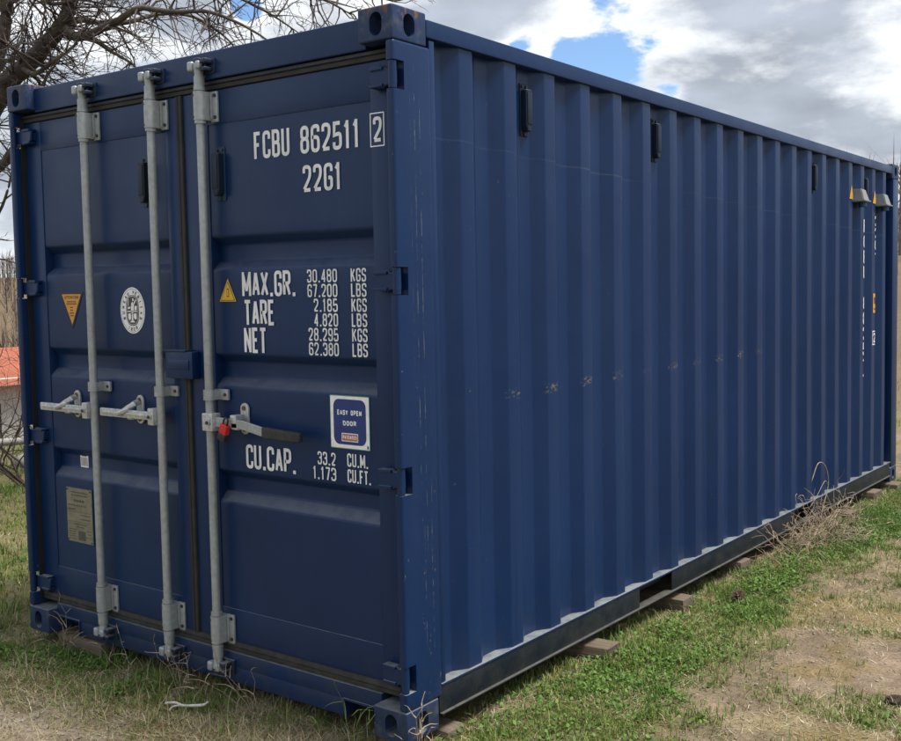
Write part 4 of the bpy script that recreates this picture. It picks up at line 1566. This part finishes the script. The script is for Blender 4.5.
# small round-leaved weeds in the green strip
x, y = scatter(120000, (0.0, 1.7), (-0.4, 5.0), lambda x, y: sstep(0.25, 0.9, green_mask(x, y)) * (0.22 + 0.78 * clump(x, y, 83, 4.2)) * (0.25 + 0.75 * clump(x, y, 84, 22)))
x2, y2 = scatter(30000, (-2.9, -0.6), (-0.9, 0.1), lambda x, y: sstep(0.5, 0.9, green_mask(x, y)) * clump(x, y, 83, 6))
x = np.concatenate([x, x2]); y = np.concatenate([y, y2]); n = len(x)
z = terrain(x, y) + rng.uniform(0.003, 0.026, n)
th = rng.uniform(0, 2 * np.pi, n); r0 = rng.uniform(0.0028, 0.0075, n)
tx, ty = rng.normal(0, 0.45, n), rng.normal(0, 0.45, n)
lv = np.zeros((n, 6, 3))
for k6 in range(6):
    a6 = th + k6 * np.pi / 3
    rad = r0 * (1.0 if k6 % 3 else 1.35)
    ox_, oy_ = np.cos(a6) * rad, np.sin(a6) * rad
    lv[:, k6] = np.stack([x + ox_, y + oy_, z + ox_ * tx + oy_ * ty], 1)
i6 = (np.arange(n) * 6)[:, None]
lt = np.concatenate([i6 + np.array([[0, q, q + 1]]) for q in range(1, 5)])
lc = np.repeat((np.array([0.068, 0.150, 0.028]) * rng.uniform(0.55, 1.6, (n, 1)) + rng.uniform(0, 0.05, (n, 1)) * np.array([1, .8, .15]))[:, None, :], 6, 1).reshape(-1, 3)
wo = obj('ground_cover', mesh_np('ground_cover', lv.reshape(-1, 3), lt, lc), M['leaf'])
tag(wo, 'tiny round-leaved weeds among the grass beside the container', 'weeds', kind='stuff')

# dry straw: mostly lying, some standing
parts = []
for (N, xr, yr, lo, hi, wd) in ((60000, (-0.08, 2.2), (-0.5, 6.4), 0.02, 0.07, 0.0021),
                                (60000, (-3.0, 0.35), (-1.1, 0.13), 0.02, 0.10, 0.0024),
                                (14000, (-16, -2.4), (-1.2, 11.0), 0.04, 0.11, 0.0060)):
    x, y = scatter(N, xr, yr, lambda x, y: np.clip(dry_mask(x, y) * 0.85 + 0.15, 0, 1))
    ln = np.where(rng.uniform(0, 1, len(x)) < 0.95, rng.uniform(0.96, 1.0, len(x)), rng.uniform(0.3, 0.9, len(x)))
    parts.append(blades(x, y, rng.uniform(lo, hi, len(x)), rng.uniform(0.6, 1.3, len(x)) * wd, ln, straw_cols(len(x)), 0.15, 0.004))
so = obj('straw', lawn('straw', parts), M['straw'])
tag(so, 'dry beige straw and dead stalks lying over the soil', 'straw', kind='stuff')

# pebbles and crumbs of soil
def lumps(name, x, y, r, cols, label, cat):
    ico = bmesh.new(); bmesh.ops.create_icosphere(ico, subdivisions=1, radius=1)
    iv = np.array([v.co[:] for v in ico.verts]); it = np.array([[v.index for v in f.verts] for f in ico.faces]); ico.free()
    n = len(x)
    j = iv[None] * (1 + rng.normal(0, 0.18, (n, len(iv), 1))) * np.stack([np.ones(n), rng.uniform(0.6, 1.1, n), rng.uniform(0.35, 0.7, n)], 1)[:, None]
    th = rng.uniform(0, 6.28, n)
    cx, sx_ = np.cos(th)[:, None], np.sin(th)[:, None]
    v = np.stack([j[..., 0] * cx - j[..., 1] * sx_, j[..., 0] * sx_ + j[..., 1] * cx, j[..., 2]], -1) * r[:, None, None]
    v += np.stack([x, y, terrain(x, y) + r * 0.15], 1)[:, None]
    t = (it[None] + (np.arange(n) * len(iv))[:, None, None]).reshape(-1, 3)
    c = np.repeat(cols[:, None], len(iv), 1).reshape(-1, 3)
    o = obj(name, mesh_np(name, v.reshape(-1, 3), t, c), M['crumb'])
    o.data.shade_smooth()
    tag(o, label, cat, kind='stuff')


mm_, b, p = material('stone_crumb')
c_ = b.n('ShaderNodeAttribute', attribute_name='tint').outputs['Color']
tc = b.n('ShaderNodeTexCoord').outputs['Object']
kk = b.remap(b.noise(tc, 120, 4, 0.7), 0.3, 0.7, 0.7, 1.3)
b.put(p.inputs['Base Color'], b.mix(1.0, c_, b.comb(kk, kk, kk), 'MULTIPLY'))
p.inputs['Roughness'].default_value = 0.92
bump(b, p, b.noise(tc, 150, 4), 0.5, 0.004)
M['crumb'] = mm_
x, y = scatter(9000, (0.2, 2.0), (-0.4, 5.5), lambda x, y: (1 - green_mask(x, y)) ** 2)
x2, y2 = scatter(9000, (-3.0, 0.2), (-1.1, 0.05), lambda x, y: (1 - green_mask(x, y)) ** 2 * (0.35 + 0.65 * gauss(x, y, -1.5, -0.6, 0.8, 0.35)))
x = np.concatenate([x, x2]); y = np.concatenate([y, y2]); n = len(x)
r = 0.002 + 0.009 * rng.uniform(0, 1, n) ** 5
cols = np.array([0.24, 0.195, 0.145]) * rng.uniform(0.5, 1.35, (n, 1)); pl = rng.uniform(0, 1, (n, 1)) < 0.05
cols = np.where(pl, np.array([0.36, 0.33, 0.28]), cols)
lumps('pebbles', x, y, r, cols, 'small pebbles and soil crumbs on the bare patches', 'pebbles')

# ------------------------------------------------------------------ timber under the container
wm, b, p = material('weathered_timber')
tc = b.n('ShaderNodeTexCoord').outputs['Object']
gr = b.noise(b.vmath('MULTIPLY', tc, (3, 60, 60)), 1.0, 6, 0.65, 0.6)
n3 = b.noise(tc, 7, 5, 0.6)
c = b.mix(b.remap(gr, 0.3, 0.7), (0.060, 0.043, 0.028), (0.175, 0.128, 0.082))
c = b.mix(b.remap(n3, 0.45, 0.7, 0, 0.6), c, (0.13, 0.115, 0.085))
c = b.mix(b.remap(b.noise(tc, 22, 5, 0.7), 0.55, 0.68, 0, 0.7), c, (0.05, 0.045, 0.03))
b.put(p.inputs['Base Color'], c)
p.inputs['Roughness'].default_value = 0.88
bump(b, p, gr, 0.9, 0.008)
M['timber'] = wm


def sleeper(ya, yb, xe, zt, th, label, rot=0.0):
    bm = bmesh.new()
    hw = (yb - ya) / 2
    box(bm, (-0.62, -hw, -th), (0.0, hw, 0.0), 0.006, 2)
    for v in bm.verts:
        v.co += Vector((random.uniform(-.002, .002), random.uniform(-.002, .002), random.uniform(-.0015, .0015)))
    o = obj('timber_sleeper', bm, M['timber'], None, 40)
    o.location = (xe, (ya + yb) / 2, zt)
    o.rotation_euler = (0, 0, R(rot))
    tag(o, label, 'timber', 'timber sleepers under the container')
    return o


sleeper(1.195, 1.305, 0.112, 0.018, 0.10, 'brown timber end under the side rail, nearest to the door corner', 4)
sleeper(2.025, 2.135, 0.066, 0.014, 0.10, 'brown timber end below the near fork pocket, second from the door corner', -2)
sleeper(2.835, 2.955, 0.030, 0.022, 0.09, 'timber end barely showing midway along the side, third from the door corner', -4)
sleeper(3.535, 3.645, 0.165, -0.006, 0.08, 'low timber end sticking out in front of the dry weed clump', 2)
sleeper(4.485, 4.610, 0.130, 0.012, 0.10, 'wide timber end sticking out just past the dry weed clump', 1)
sleeper(5.270, 5.440, 0.062, 0.020, 0.10, 'timber end under the rail, second from the far corner', -2)
sleeper(5.79, 5.95, 0.085, -0.002, 0.09, 'timber end under the far corner fitting, last of the row', 0)
bm = bmesh.new()
box(bm, (-2.25, 0.030, -0.11), (-1.90, 0.16, 0.006), 0.006, 2)
o = obj('timber_plank', bm, M['timber'], None, 40)
tag(o, 'short grey plank wedged under the left end of the door sill', 'plank')
bm = bmesh.new()
box(bm, (-0.155, 0.19, -0.10), (0.030, 0.30, -0.012), 0.02, 2)
o = obj('timber_block', bm, M['timber'], None, 40)
tag(o, 'rough wooden block in the grass behind the near bottom corner fitting', 'block')

# ------------------------------------------------------------------ bark, twigs, trees
bk, b, p = material('lichen_bark')
tc = b.n('ShaderNodeTexCoord').outputs['Object']
n1 = b.noise(b.vmath('MULTIPLY', tc, (9, 9, 4)), 1.5, 6, 0.65)
c = b.mix(b.remap(n1, 0.35, 0.65), (0.035, 0.028, 0.023), (0.098, 0.080, 0.064))
c = b.mix(b.remap(b.noise(tc, 5, 5, 0.7), 0.52, 0.66, 0, 0.55), c, (0.135, 0.125, 0.045))
b.put(p.inputs['Base Color'], c)
p.inputs['Roughness'].default_value = 0.9
bump(b, p, n1, 0.7, 0.02)
M['bark'] = bk
M['twig'] = simple('twig_bark', (0.052, 0.036, 0.030), 0.85, 0, 0.4, 8)
M['deadstem'] = simple('dead_stem', (0.30, 0.235, 0.165), 0.85, 0, 0.3, 30)


def smooth_path(pts, n):
    """Catmull-Rom through the given points"""
    P = [Vector(p) for p in pts]
    P = [P[0] * 2 - P[1]] + P + [P[-1] * 2 - P[-2]]
    out = []
    m = len(P) - 3
    for i in range(n + 1):
        t = i / n * m
        k = min(int(t), m - 1); f = t - k
        a, b2, c2, d2 = P[k:k + 4]
        out.append(0.5 * ((2 * b2) + (c2 - a) * f + (2 * a - 5 * b2 + 4 * c2 - d2) * f * f + (3 * b2 - a - 3 * c2 + d2) * f ** 3))
    return out


def shoot(bm, p, d, length, r, depth, rnd, droop=0.0, counter=None):
    """one wandering twig with side twigs"""
    seg = max(4, int(length / 0.09))
    pts, rad = [Vector(p)], [r]
    d = d.normalized()
    kids = []
    for i in range(seg):
        d = (d + Vector((rnd.gauss(0, .23), rnd.gauss(0, .23), rnd.gauss(0, .22) - droop * 0.06))).normalized()
        pts.append(pts[-1] + d * length / seg)
        rad.append(r * (1 - 0.75 * (i + 1) / seg))
        if depth > 0 and i >= 1 and rnd.random() < 0.62:
            kids.append((pts[-1].copy(), d.copy(), rad[-1], (i + 1) / seg))
    tube(bm, pts, rad, 5 if r > 0.008 else 3)
    for kp, kd, kr, f in kids:
        ax = Vector((rnd.gauss(0, 1), rnd.gauss(0, 1), rnd.gauss(0, 1))).normalized()
        nd = (kd + kd.cross(ax).normalized() * rnd.uniform(0.6, 1.2)).normalized()
        shoot(bm, kp, nd, length * rnd.uniform(0.25, 0.55) * (1.15 - 0.5 * f), max(kr * 0.7, 0.0030), depth - 1, rnd, droop)


def limbs_tree(name, label, base, limbs, rnd_seed, twig_len, density, droop, depth=2, twig_r=0.006):
    rnd = random.Random(rnd_seed)
    root = empty(name, base)
    tag(root, label, 'tree')
    bl = Vector(base)
    for li, (pts, r0, r1, dens) in enumerate(limbs):
        L = smooth_path(pts, max(10, len(pts) * 5))
        n = len(L)
        rad = [r0 + (r1 - r0) * i / (n - 1) for i in range(n)]
        L2 = [q + Vector((rnd.gauss(0, .3), rnd.gauss(0, .3), rnd.gauss(0, .3))) * rr * 0.35 - bl for q, rr in zip(L, rad)]
        bm = bmesh.new()
        tube(bm, L2, rad, 10)
        part = obj('trunk' if li == 0 else 'limb', bm, M['bark'], root)
        tw = bmesh.new()
        total = sum((L2[i + 1] - L2[i]).length for i in range(n - 1))
        cnt = int(total * density * dens)
        for k in range(cnt):
            f = rnd.uniform(0.12 if li else 0.30, 1.0)
            i = min(int(f * (n - 1)), n - 2)
            p_ = L2[i].lerp(L2[i + 1], f * (n - 1) - i)
            ax = (L2[i + 1] - L2[i]).normalized()
            side = ax.cross(Vector((rnd.gauss(0, 1), rnd.gauss(0, 1), rnd.gauss(0, 1)))).normalized()
            dd = (side + ax * rnd.uniform(-0.1, 0.9) + Vector((0, 0, 0.1))).normalized()
            shoot(tw, p_, dd, twig_len * rnd.uniform(0.45, 1.2), twig_r * rnd.uniform(0.6, 1.3), depth, rnd, droop)
        # continuing tip
        shoot(tw, L2[-1], (L2[-1] - L2[-2]), twig_len, max(r1, 0.004), depth, rnd, droop)
        t = obj('twigs', tw, M['twig'], part)
        tag(t, kind='stuff')
    return root


DT = 9.2
tree_base = on_z(-75, 470, float(terrain(on_z(-75, 470, -0.06).x, on_z(-75, 470, -0.06).y)))
tree_base = CAM + (tree_base - CAM)
tb = at(-78, 420, DT); tree_base = Vector((tb.x, tb.y, float(terrain(tb.x, tb.y)) - 0.05))
A = lambda u, v, d=DT: at(u, v, d)
limbs = [
    ([tree_base, A(-66, 330), A(-40, 190), A(-2, 96, 9.15), A(26, 66, 9.1), A(50, 40, 9.05), A(68, 12, 9.0), A(78, -30, 9.0), A(84, -100, 9.1)], 0.105, 0.030, 2.2),
    ([A(-40, 190), A(-22, 120, 9.4), A(-2, 50, 9.5), A(6, 5, 9.5), A(12, -70, 9.6)], 0.075, 0.05, 2.0),
    ([A(62, 24, 9.05), A(78, 37, 8.8), A(104, 28, 8.6), A(122, 18, 8.5), A(141, 8, 8.4), A(172, 12, 8.3), A(208, 12, 8.2), A(244, 26, 8.1), A(275, 45, 8.05)], 0.036, 0.006, 1.3),
    ([A(58, 30, 9.05), A(80, 20, 9.3), A(104, 24, 9.5), A(128, 22, 9.6), A(160, 14, 9.7), A(196, 18, 9.8), A(226, 38, 9.9), A(240, 56, 9.9)], 0.030, 0.005, 1.3),
    ([A(66, 36, 9.05), A(92, 40, 8.9), A(112, 52, 8.8), A(132, 64, 8.7), A(150, 84, 8.6)], 0.022, 0.005, 1.2),
    ([A(-40, 190), A(-14, 176, 9.0), A(4, 163, 8.9), A(20, 142, 8.8), A(36, 128, 8.7)], 0.050, 0.018, 0.6),
    ([A(22, 68, 9.1), A(34, 74, 8.8), A(52, 62, 8.6), A(72, 48, 8.5), A(84, 30, 8.4)], 0.022, 0.006, 1.0),
    ([A(-60, 40, 9.6), A(-20, 55, 9.5), A(6, 61, 9.4), A(22, 58, 9.3), A(40, 84, 9.2)], 0.026, 0.010, 0.9),
    ([A(84, -100, 9.1), A(130, -60, 8.8), A(190, -34, 8.6), A(260, -18, 8.4), A(320, -2, 8.3), A(350, 14, 8.2)], 0.035, 0.005, 1.1),
    ([A(78, -30, 9.0), A(120, -24, 9.3), A(175, -20, 9.6), A(225, -8, 9.8), A(270, 14, 9.9), A(300, 34, 10)], 0.030, 0.005, 1.2),
    ([A(6, 5, 9.5), A(30, -6, 9.2), A(52, 4, 9.0), A(80, 0, 8.9), A(112, 6, 8.8)], 0.022, 0.006, 1.2),
    ([A(12, -70, 9.6), A(60, -60, 9.9), A(150, -50, 10.2), A(240, -30, 10.4), A(330, -14, 10.5), A(395, 2, 10.5)], 0.035, 0.005, 0.9),
    ([A(-40, 190, 9.2), A(-60, 120, 9.8), A(-100, 60, 10.2), A(-140, -20, 10.4)], 0.07, 0.02, 0.6),
    ([A(-60, 300, 9.2), A(-30, 262, 9.0), A(-6, 222, 8.9), A(6, 196, 8.8), A(12, 170, 8.8)], 0.020, 0.006, 0.7),
]
limbs_tree('bare_tree', 'big bare tree with lichened limbs and tangled twigs behind the container', tree_base, limbs, 11, 0.60, 17, 0.5, 2, 0.0075)


# bare shrub by the fence, left edge
def bush(name, label, cat, base, n, h, spread, seed, mat, r=0.011, depth=2):
    rnd = random.Random(seed)
    root = empty(name, base)
    tag(root, label, cat)
    for i in range(n):
        bm = bmesh.new()
        d = Vector((rnd.gauss(0, spread), rnd.gauss(0, spread), 1))
        shoot(bm, (rnd.gauss(0, .05), rnd.gauss(0, .05), -0.03), d, h * rnd.uniform(0.6, 1.1), r * rnd.uniform(0.6, 1.2), depth, rnd, -0.2)
        tag(obj('stem', bm, mat, root))
    return root


q = at(24, 440, 10.2); bush('bare_shrub', 'leafless thin-stemmed shrub beside the left edge of the container', 'shrub', (q.x, q.y, float(terrain(q.x, q.y))), 9, 1.9, 0.22, 3, M['twig'])
q = at(-14, 445, 11.6); bush('bare_shrub', 'leafless shrub at the left picture edge, behind the log rail', 'shrub', (q.x, q.y, float(terrain(q.x, q.y))), 9, 1.7, 0.3, 4, M['twig'])

# log rail and stones beyond the lawn
fc = at(8, 442, 11.0)
fd = Vector((0.56, 0.83, 0))
rail = empty('log_rail', (fc.x, fc.y, float(terrain(fc.x, fc.y))))
tag(rail, 'low pale log rail on short posts across the lawn at left', 'fence')
zr = fc.z - rail.location.z
bm = bmesh.new()
pts = [fd * s + Vector((0, 0, zr + 0.006 * math.sin(s * 3))) for s in np.linspace(-5.2, 1.6, 14)]
tube(bm, pts, 0.036, 8)
M['paletimber'] = simple('pale_weathered_log', (0.33, 0.31, 0.27), 0.9, 0, 0.3, 12, 0.4)
obj('rail', bm, M['paletimber'], rail)
for s in (-4.6, -2.6, -0.75, 1.2):
    bm = bmesh.new()
    cyl(bm, fd * s + Vector((0, 0, -0.25)), fd * s + Vector((0, 0, zr - 0.03)), 0.045, 0.04, 10)
    obj('post', bm, M['paletimber'], rail, 40)
M['rock'] = simple('grey_field_stone', (0.30, 0.28, 0.24), 0.95, 0, 0.35, 9, 0.6)
fs = at(8, 457, 11.6)
for i in range(7):
    s = -1.6 + i * 0.36 + random.uniform(-.05, .05)
    px_, py_ = fs.x + fd.x * s, fs.y + fd.y * s
    bm = bmesh.new(); bmesh.ops.create_icosphere(bm, subdivisions=2, radius=1)
    rx, ry, rz_ = random.uniform(.13, .21), random.uniform(.10, .16), random.uniform(.07, .12)
    for v in bm.verts:
        k = 1 + random.uniform(-.13, .13)
        v.co = Vector((v.co.x * rx * k, v.co.y * ry * k, v.co.z * rz_ * k))
    o = obj('edging_stone', bm, M['rock'], None, 50)
    o.location = (px_, py_, float(terrain(px_, py_)) + 0.03)
    o.rotation_euler = (0, 0, random.uniform(0, 3))
    tag(o, 'pale rounded stone in the row edging the lawn by the log rail', 'stone', 'stones edging the lawn')

# ------------------------------------------------------------------ house below the slope
hc = at(-62, 360, 47.0)
hz = float(terrain(hc.x, hc.y)) - 0.3
house = empty('house', (hc.x, hc.y, hz))
house.rotation_euler = (0, 0, R(-2))
tag(house, 'house with an orange-red tiled roof below the slope at far left', 'house')
top = at(-62, 351, 47.0).z - hz
eave = top - 1.0
M['plaster'] = simple('grey_plaster', (0.42, 0.41, 0.38), 0.9, 0, 0.15, 2, 0.1)
rt, b, p = material('red_roof_tiles')
tc = b.n('ShaderNodeTexCoord').outputs['Object']
wv = b.n('ShaderNodeTexWave'); wv.inputs['Scale'].default_value = 1.6; wv.bands_direction = 'Y'
b.put(wv.inputs['Vector'], tc)
c = b.mix(b.noise(tc, 3.5, 5, 0.7), (0.42, 0.13, 0.07), (0.66, 0.25, 0.16))
b.put(p.inputs['Base Color'], c); p.inputs['Roughness'].default_value = 0.85
bump(b, p, wv.outputs['Fac'], 0.5, 0.05)
M['tiles'] = rt
bm = bmesh.new(); box(bm, (-3.6, -5.0, -1.5), (3.6, 5.0, eave))
prism_pts = [(-3.6, eave), (3.6, eave), (0, top - 0.15)]
prism_y(bm, prism_pts, -5.0, 5.0)
obj('wall', bm, M['plaster'], house)
bm = bmesh.new()
for s in (-1, 1):
    t = bmesh.new()
    vs = [t.verts.new(c2) for c2 in ((0, -5.5, top), (0, 5.5, top), (s * 4.3, 5.5, eave - 0.2), (s * 4.3, -5.5, eave - 0.2))]
    t.faces.new(vs)
    bmesh.ops.solidify(t, geom=list(t.faces), thickness=0.16)
    merge(bm, t)
rf = obj('roof', bm, M['tiles'], house)
bm = bmesh.new(); box(bm, (0.7, -4.6, top - 1.2), (1.3, -3.9, top + 0.6), 0.03)
obj('chimney', bm, M['plaster'], rf)
M['pane'] = simple('dark_window', (0.03, 0.035, 0.04), 0.15, 0, 0.1, 5)
for yy in (-3.2, 0.0, 3.2):
    bm = bmesh.new(); box(bm, (3.58, yy - 0.55, eave - 2.2), (3.63, yy + 0.55, eave - 0.9))
    obj('window', bm, M['pane'], house)

# ------------------------------------------------------------------ far wooded slopes: one mass of bare trees
def wood(n, rmin, rmax, az0, az1, hmin, hmax, name, label):
    r = np.sqrt(rng.uniform(rmin ** 2, rmax ** 2, n)); az = np.radians(rng.uniform(az0, az1, n))
    x = CAM.x - np.sin(az) * r; y = CAM.y + np.cos(az) * r
    z = terrain(x, y, False)
    h = rng.uniform(hmin, hmax, n)
    vs, ts, cs = [], [], []
    off = 0
    for k in range(9):
        # a trunk and eight boughs, each a slim triangle
        th = rng.uniform(0, 6.28, n)
        px_, py_ = np.cos(th), np.sin(th)
        if k == 0:
            b0 = np.zeros(n); w = h * 0.016; t0 = np.zeros(n); t1 = h
        else:
            b0 = h * rng.uniform(0.2, 0.75, n); w = h * 0.010; t0 = rng.uniform(0.08, 0.26, n) * h; t1 = np.minimum(b0 + h * rng.uniform(0.15, 0.35, n), h)
        v = np.stack([np.stack([x - py_ * w, y + px_ * w, z + b0 - 0.3 * (k == 0)], 1), np.stack([x + py_ * w, y - px_ * w, z + b0 - 0.3 * (k == 0)], 1),
                      np.stack([x + px_ * t0, y + py_ * t0, z + t1], 1)], 1)
        vs.append(v.reshape(-1, 3))
        ts.append(np.arange(n * 3).reshape(-1, 3) + off); off += n * 3
        c = np.array([0.125, 0.10, 0.08]) * rng.uniform(0.6, 1.3, (n, 1))
        cs.append(np.repeat(c[:, None], 3, 1).reshape(-1, 3))
    o = obj(name, mesh_np(name, np.concatenate(vs), np.concatenate(ts), np.concatenate(cs)), M['straw'])
    tag(o, label, 'woods', kind='stuff')


wood(9000, 70, 290, 30, 110, 3.5, 6.5, 'far_woods', 'brown leafless woods covering the far slope at left')
wood(6000, 40, 200, -75, 30, 3.0, 6.0, 'far_woods', 'brown leafless woods on the slope beyond the far end')

# ------------------------------------------------------------------ small things on the ground
# dry weed clump against the rail
rnd = random.Random(5)
wc = empty('dry_weed_clump', (0.10, 3.80, float(terrain(0.10, 3.80))))
tag(wc, 'tangled dead weed clump with one tall stalk against the bottom rail', 'dry weed')
bm = bmesh.new()
for i in range(210):
    p0 = Vector((rnd.gauss(0.05, .08), rnd.gauss(-0.05, .30), 0.0))
    d = Vector((rnd.gauss(0.2, .6), rnd.gauss(-.1, .8), rnd.uniform(0.4, 1.3)))
    shoot(bm, p0, d, rnd.uniform(0.14, 0.36), 0.0030, 1, rnd, 2.0)
tag(obj('stems', bm, M['deadstem'], wc), kind='stuff')
bm = bmesh.new()
tube(bm, smooth_path([(0.0, 0.05, 0), (0.03, 0.08, 0.16), (0.035, 0.20, 0.33), (0.03, 0.16, 0.46), (0.03, 0.02, 0.50), (0.03, -0.10, 0.40)], 24), 0.0028, 5)
tube(bm, smooth_path([(0.035, 0.2, 0.33), (0.04, 0.12, 0.37), (0.04, -0.02, 0.30), (0.035, -0.14, 0.24)], 12), 0.002, 4)
obj('stalk', bm, M['deadstem'], wc)

# pale twig lying in front of the doors
tw = on_z(182, 706, -0.045)
bm = bmesh.new()
tube(bm, smooth_path([(-0.085, -0.015, 0.012), (-0.04, -0.004, 0.02), (0.0, 0.004, 0.014), (0.05, 0.012, 0.022), (0.10, 0.03, 0.03), (0.118, 0.034, 0.045)], 16), [0.006] * 14 + [0.004] * 3, 6)
tube(bm, smooth_path([(-0.01, 0.002, 0.014), (-0.02, -0.03, 0.016), (-0.012, -0.05, 0.010)], 6), 0.004, 5)
M['paletwig'] = simple('bleached_twig', (0.52, 0.49, 0.44), 0.8, 0, 0.2, 40)
o = obj('bleached_twig', bm, M['paletwig'])
o.location = (tw.x, tw.y, float(terrain(tw.x, tw.y)) + 0.012)
tag(o, 'short bleached forked twig lying before the doors', 'twig')

# dead brown seed head in the grass
ph = on_z(738, 598, -0.03)
bm = bmesh.new()
for i in range(26):
    a = i * 2.4; k = i / 26
    t = bmesh.new()
    r = 0.028 * math.sin(math.pi * (0.15 + 0.8 * k)) + 0.008
    v = [t.verts.new(c2) for c2 in ((0, -0.008, 0), (0, 0.008, 0), (r, 0.006, 0.010), (r * 1.2, 0, 0.016), (r, -0.006, 0.010))]
    t.faces.new(v); bmesh.ops.solidify(t, geom=list(t.faces), thickness=0.0025)
    merge(bm, t, 0, Matrix.Translation((0, 0, 0.055 * k)) @ Matrix.Rotation(a, 4, 'Z'))
M['cone'] = simple('brown_seed_head', (0.085, 0.045, 0.032), 0.85, 0, 0.4, 60)
o = obj('seed_head', bm, M['cone'])
o.location = (ph.x, ph.y, float(terrain(ph.x, ph.y)) + 0.005)
o.rotation_euler = (0.5, 0.3, 0)
tag(o, 'dark brown dried seed head in the grass beside the rail', 'seed head')

# dark clod at the right edge
cl = on_z(897, 707, -0.06)
bm = bmesh.new(); bmesh.ops.create_icosphere(bm, subdivisions=3, radius=1)
for v in bm.verts:
    n_ = float(fbm(v.co.x * 2 + 5, v.co.y * 2 + v.co.z * 3, 3, 8))
    v.co = Vector((v.co.x * 0.042, v.co.y * 0.036, v.co.z * 0.020)) * (0.6 + 0.9 * n_)
M['clod'] = simple('dark_clod', (0.045, 0.036, 0.028), 0.95, 0, 0.5, 60, 1.0, 0.1)
o = obj('earth_clod', bm, M['clod'], None, 60)
o.location = (cl.x, cl.y, float(terrain(cl.x, cl.y)) + 0.012)
tag(o, 'dark lump of earth on the path at the right edge', 'clod')

# weeds hanging about the sill
def sprig(name, label, x, y, z, n, h, mat, seed, lean=(0, -0.2)):
    rnd = random.Random(seed)
    bm = bmesh.new()
    for i in range(n):
        p0 = Vector((rnd.gauss(0, .02), rnd.gauss(0, .006), 0))
        d = Vector((rnd.gauss(lean[0], .35), lean[1] + rnd.gauss(0, .15), 1))
        shoot(bm, p0, d, h * rnd.uniform(.6, 1.2), 0.0020, 1, rnd, 2.0)
    o = obj(name, bm, mat)
    o.location = (x, y, z)
    tag(o, label, 'weed')


M['greenstem'] = simple('fresh_stem', (0.13, 0.19, 0.055), 0.7, 0, 0.3, 30)
zt = lambda x, y: float(terrain(x, y)) - 0.01
sprig('dry_sprig', 'dry bent stalks growing up beside the left bottom corner fitting', -2.12, -0.02, zt(-2.12, -0.02), 9, 0.24, M['deadstem'], 1)
sprig('dry_sprig', 'thin dry stalks against the sill between the first two locking bars', -1.62, 0.0, zt(-1.62, 0), 5, 0.20, M['deadstem'], 2)
sprig('dry_sprig', 'loose dry tuft against the sill between the second and third locking bars', -1.28, 0.0, zt(-1.28, 0), 12, 0.22, M['deadstem'], 3)
sprig('dry_sprig', 'single thin stalks before the sill right of the third locking bar', -0.83, 0.0, zt(-.83, 0), 5, 0.26, M['deadstem'], 4)
sprig('green_sprig', 'green grass stalks before the right fork slot of the sill', -0.27, 0.0, zt(-.27, 0), 6, 0.24, M['greenstem'], 5)
sprig('dry_sprig', 'pale curled stalks lying over the near bottom corner fitting', 0.03, 0.02, zt(0.03, 0.02), 8, 0.20, M['deadstem'], 6, (0.3, 0.3))
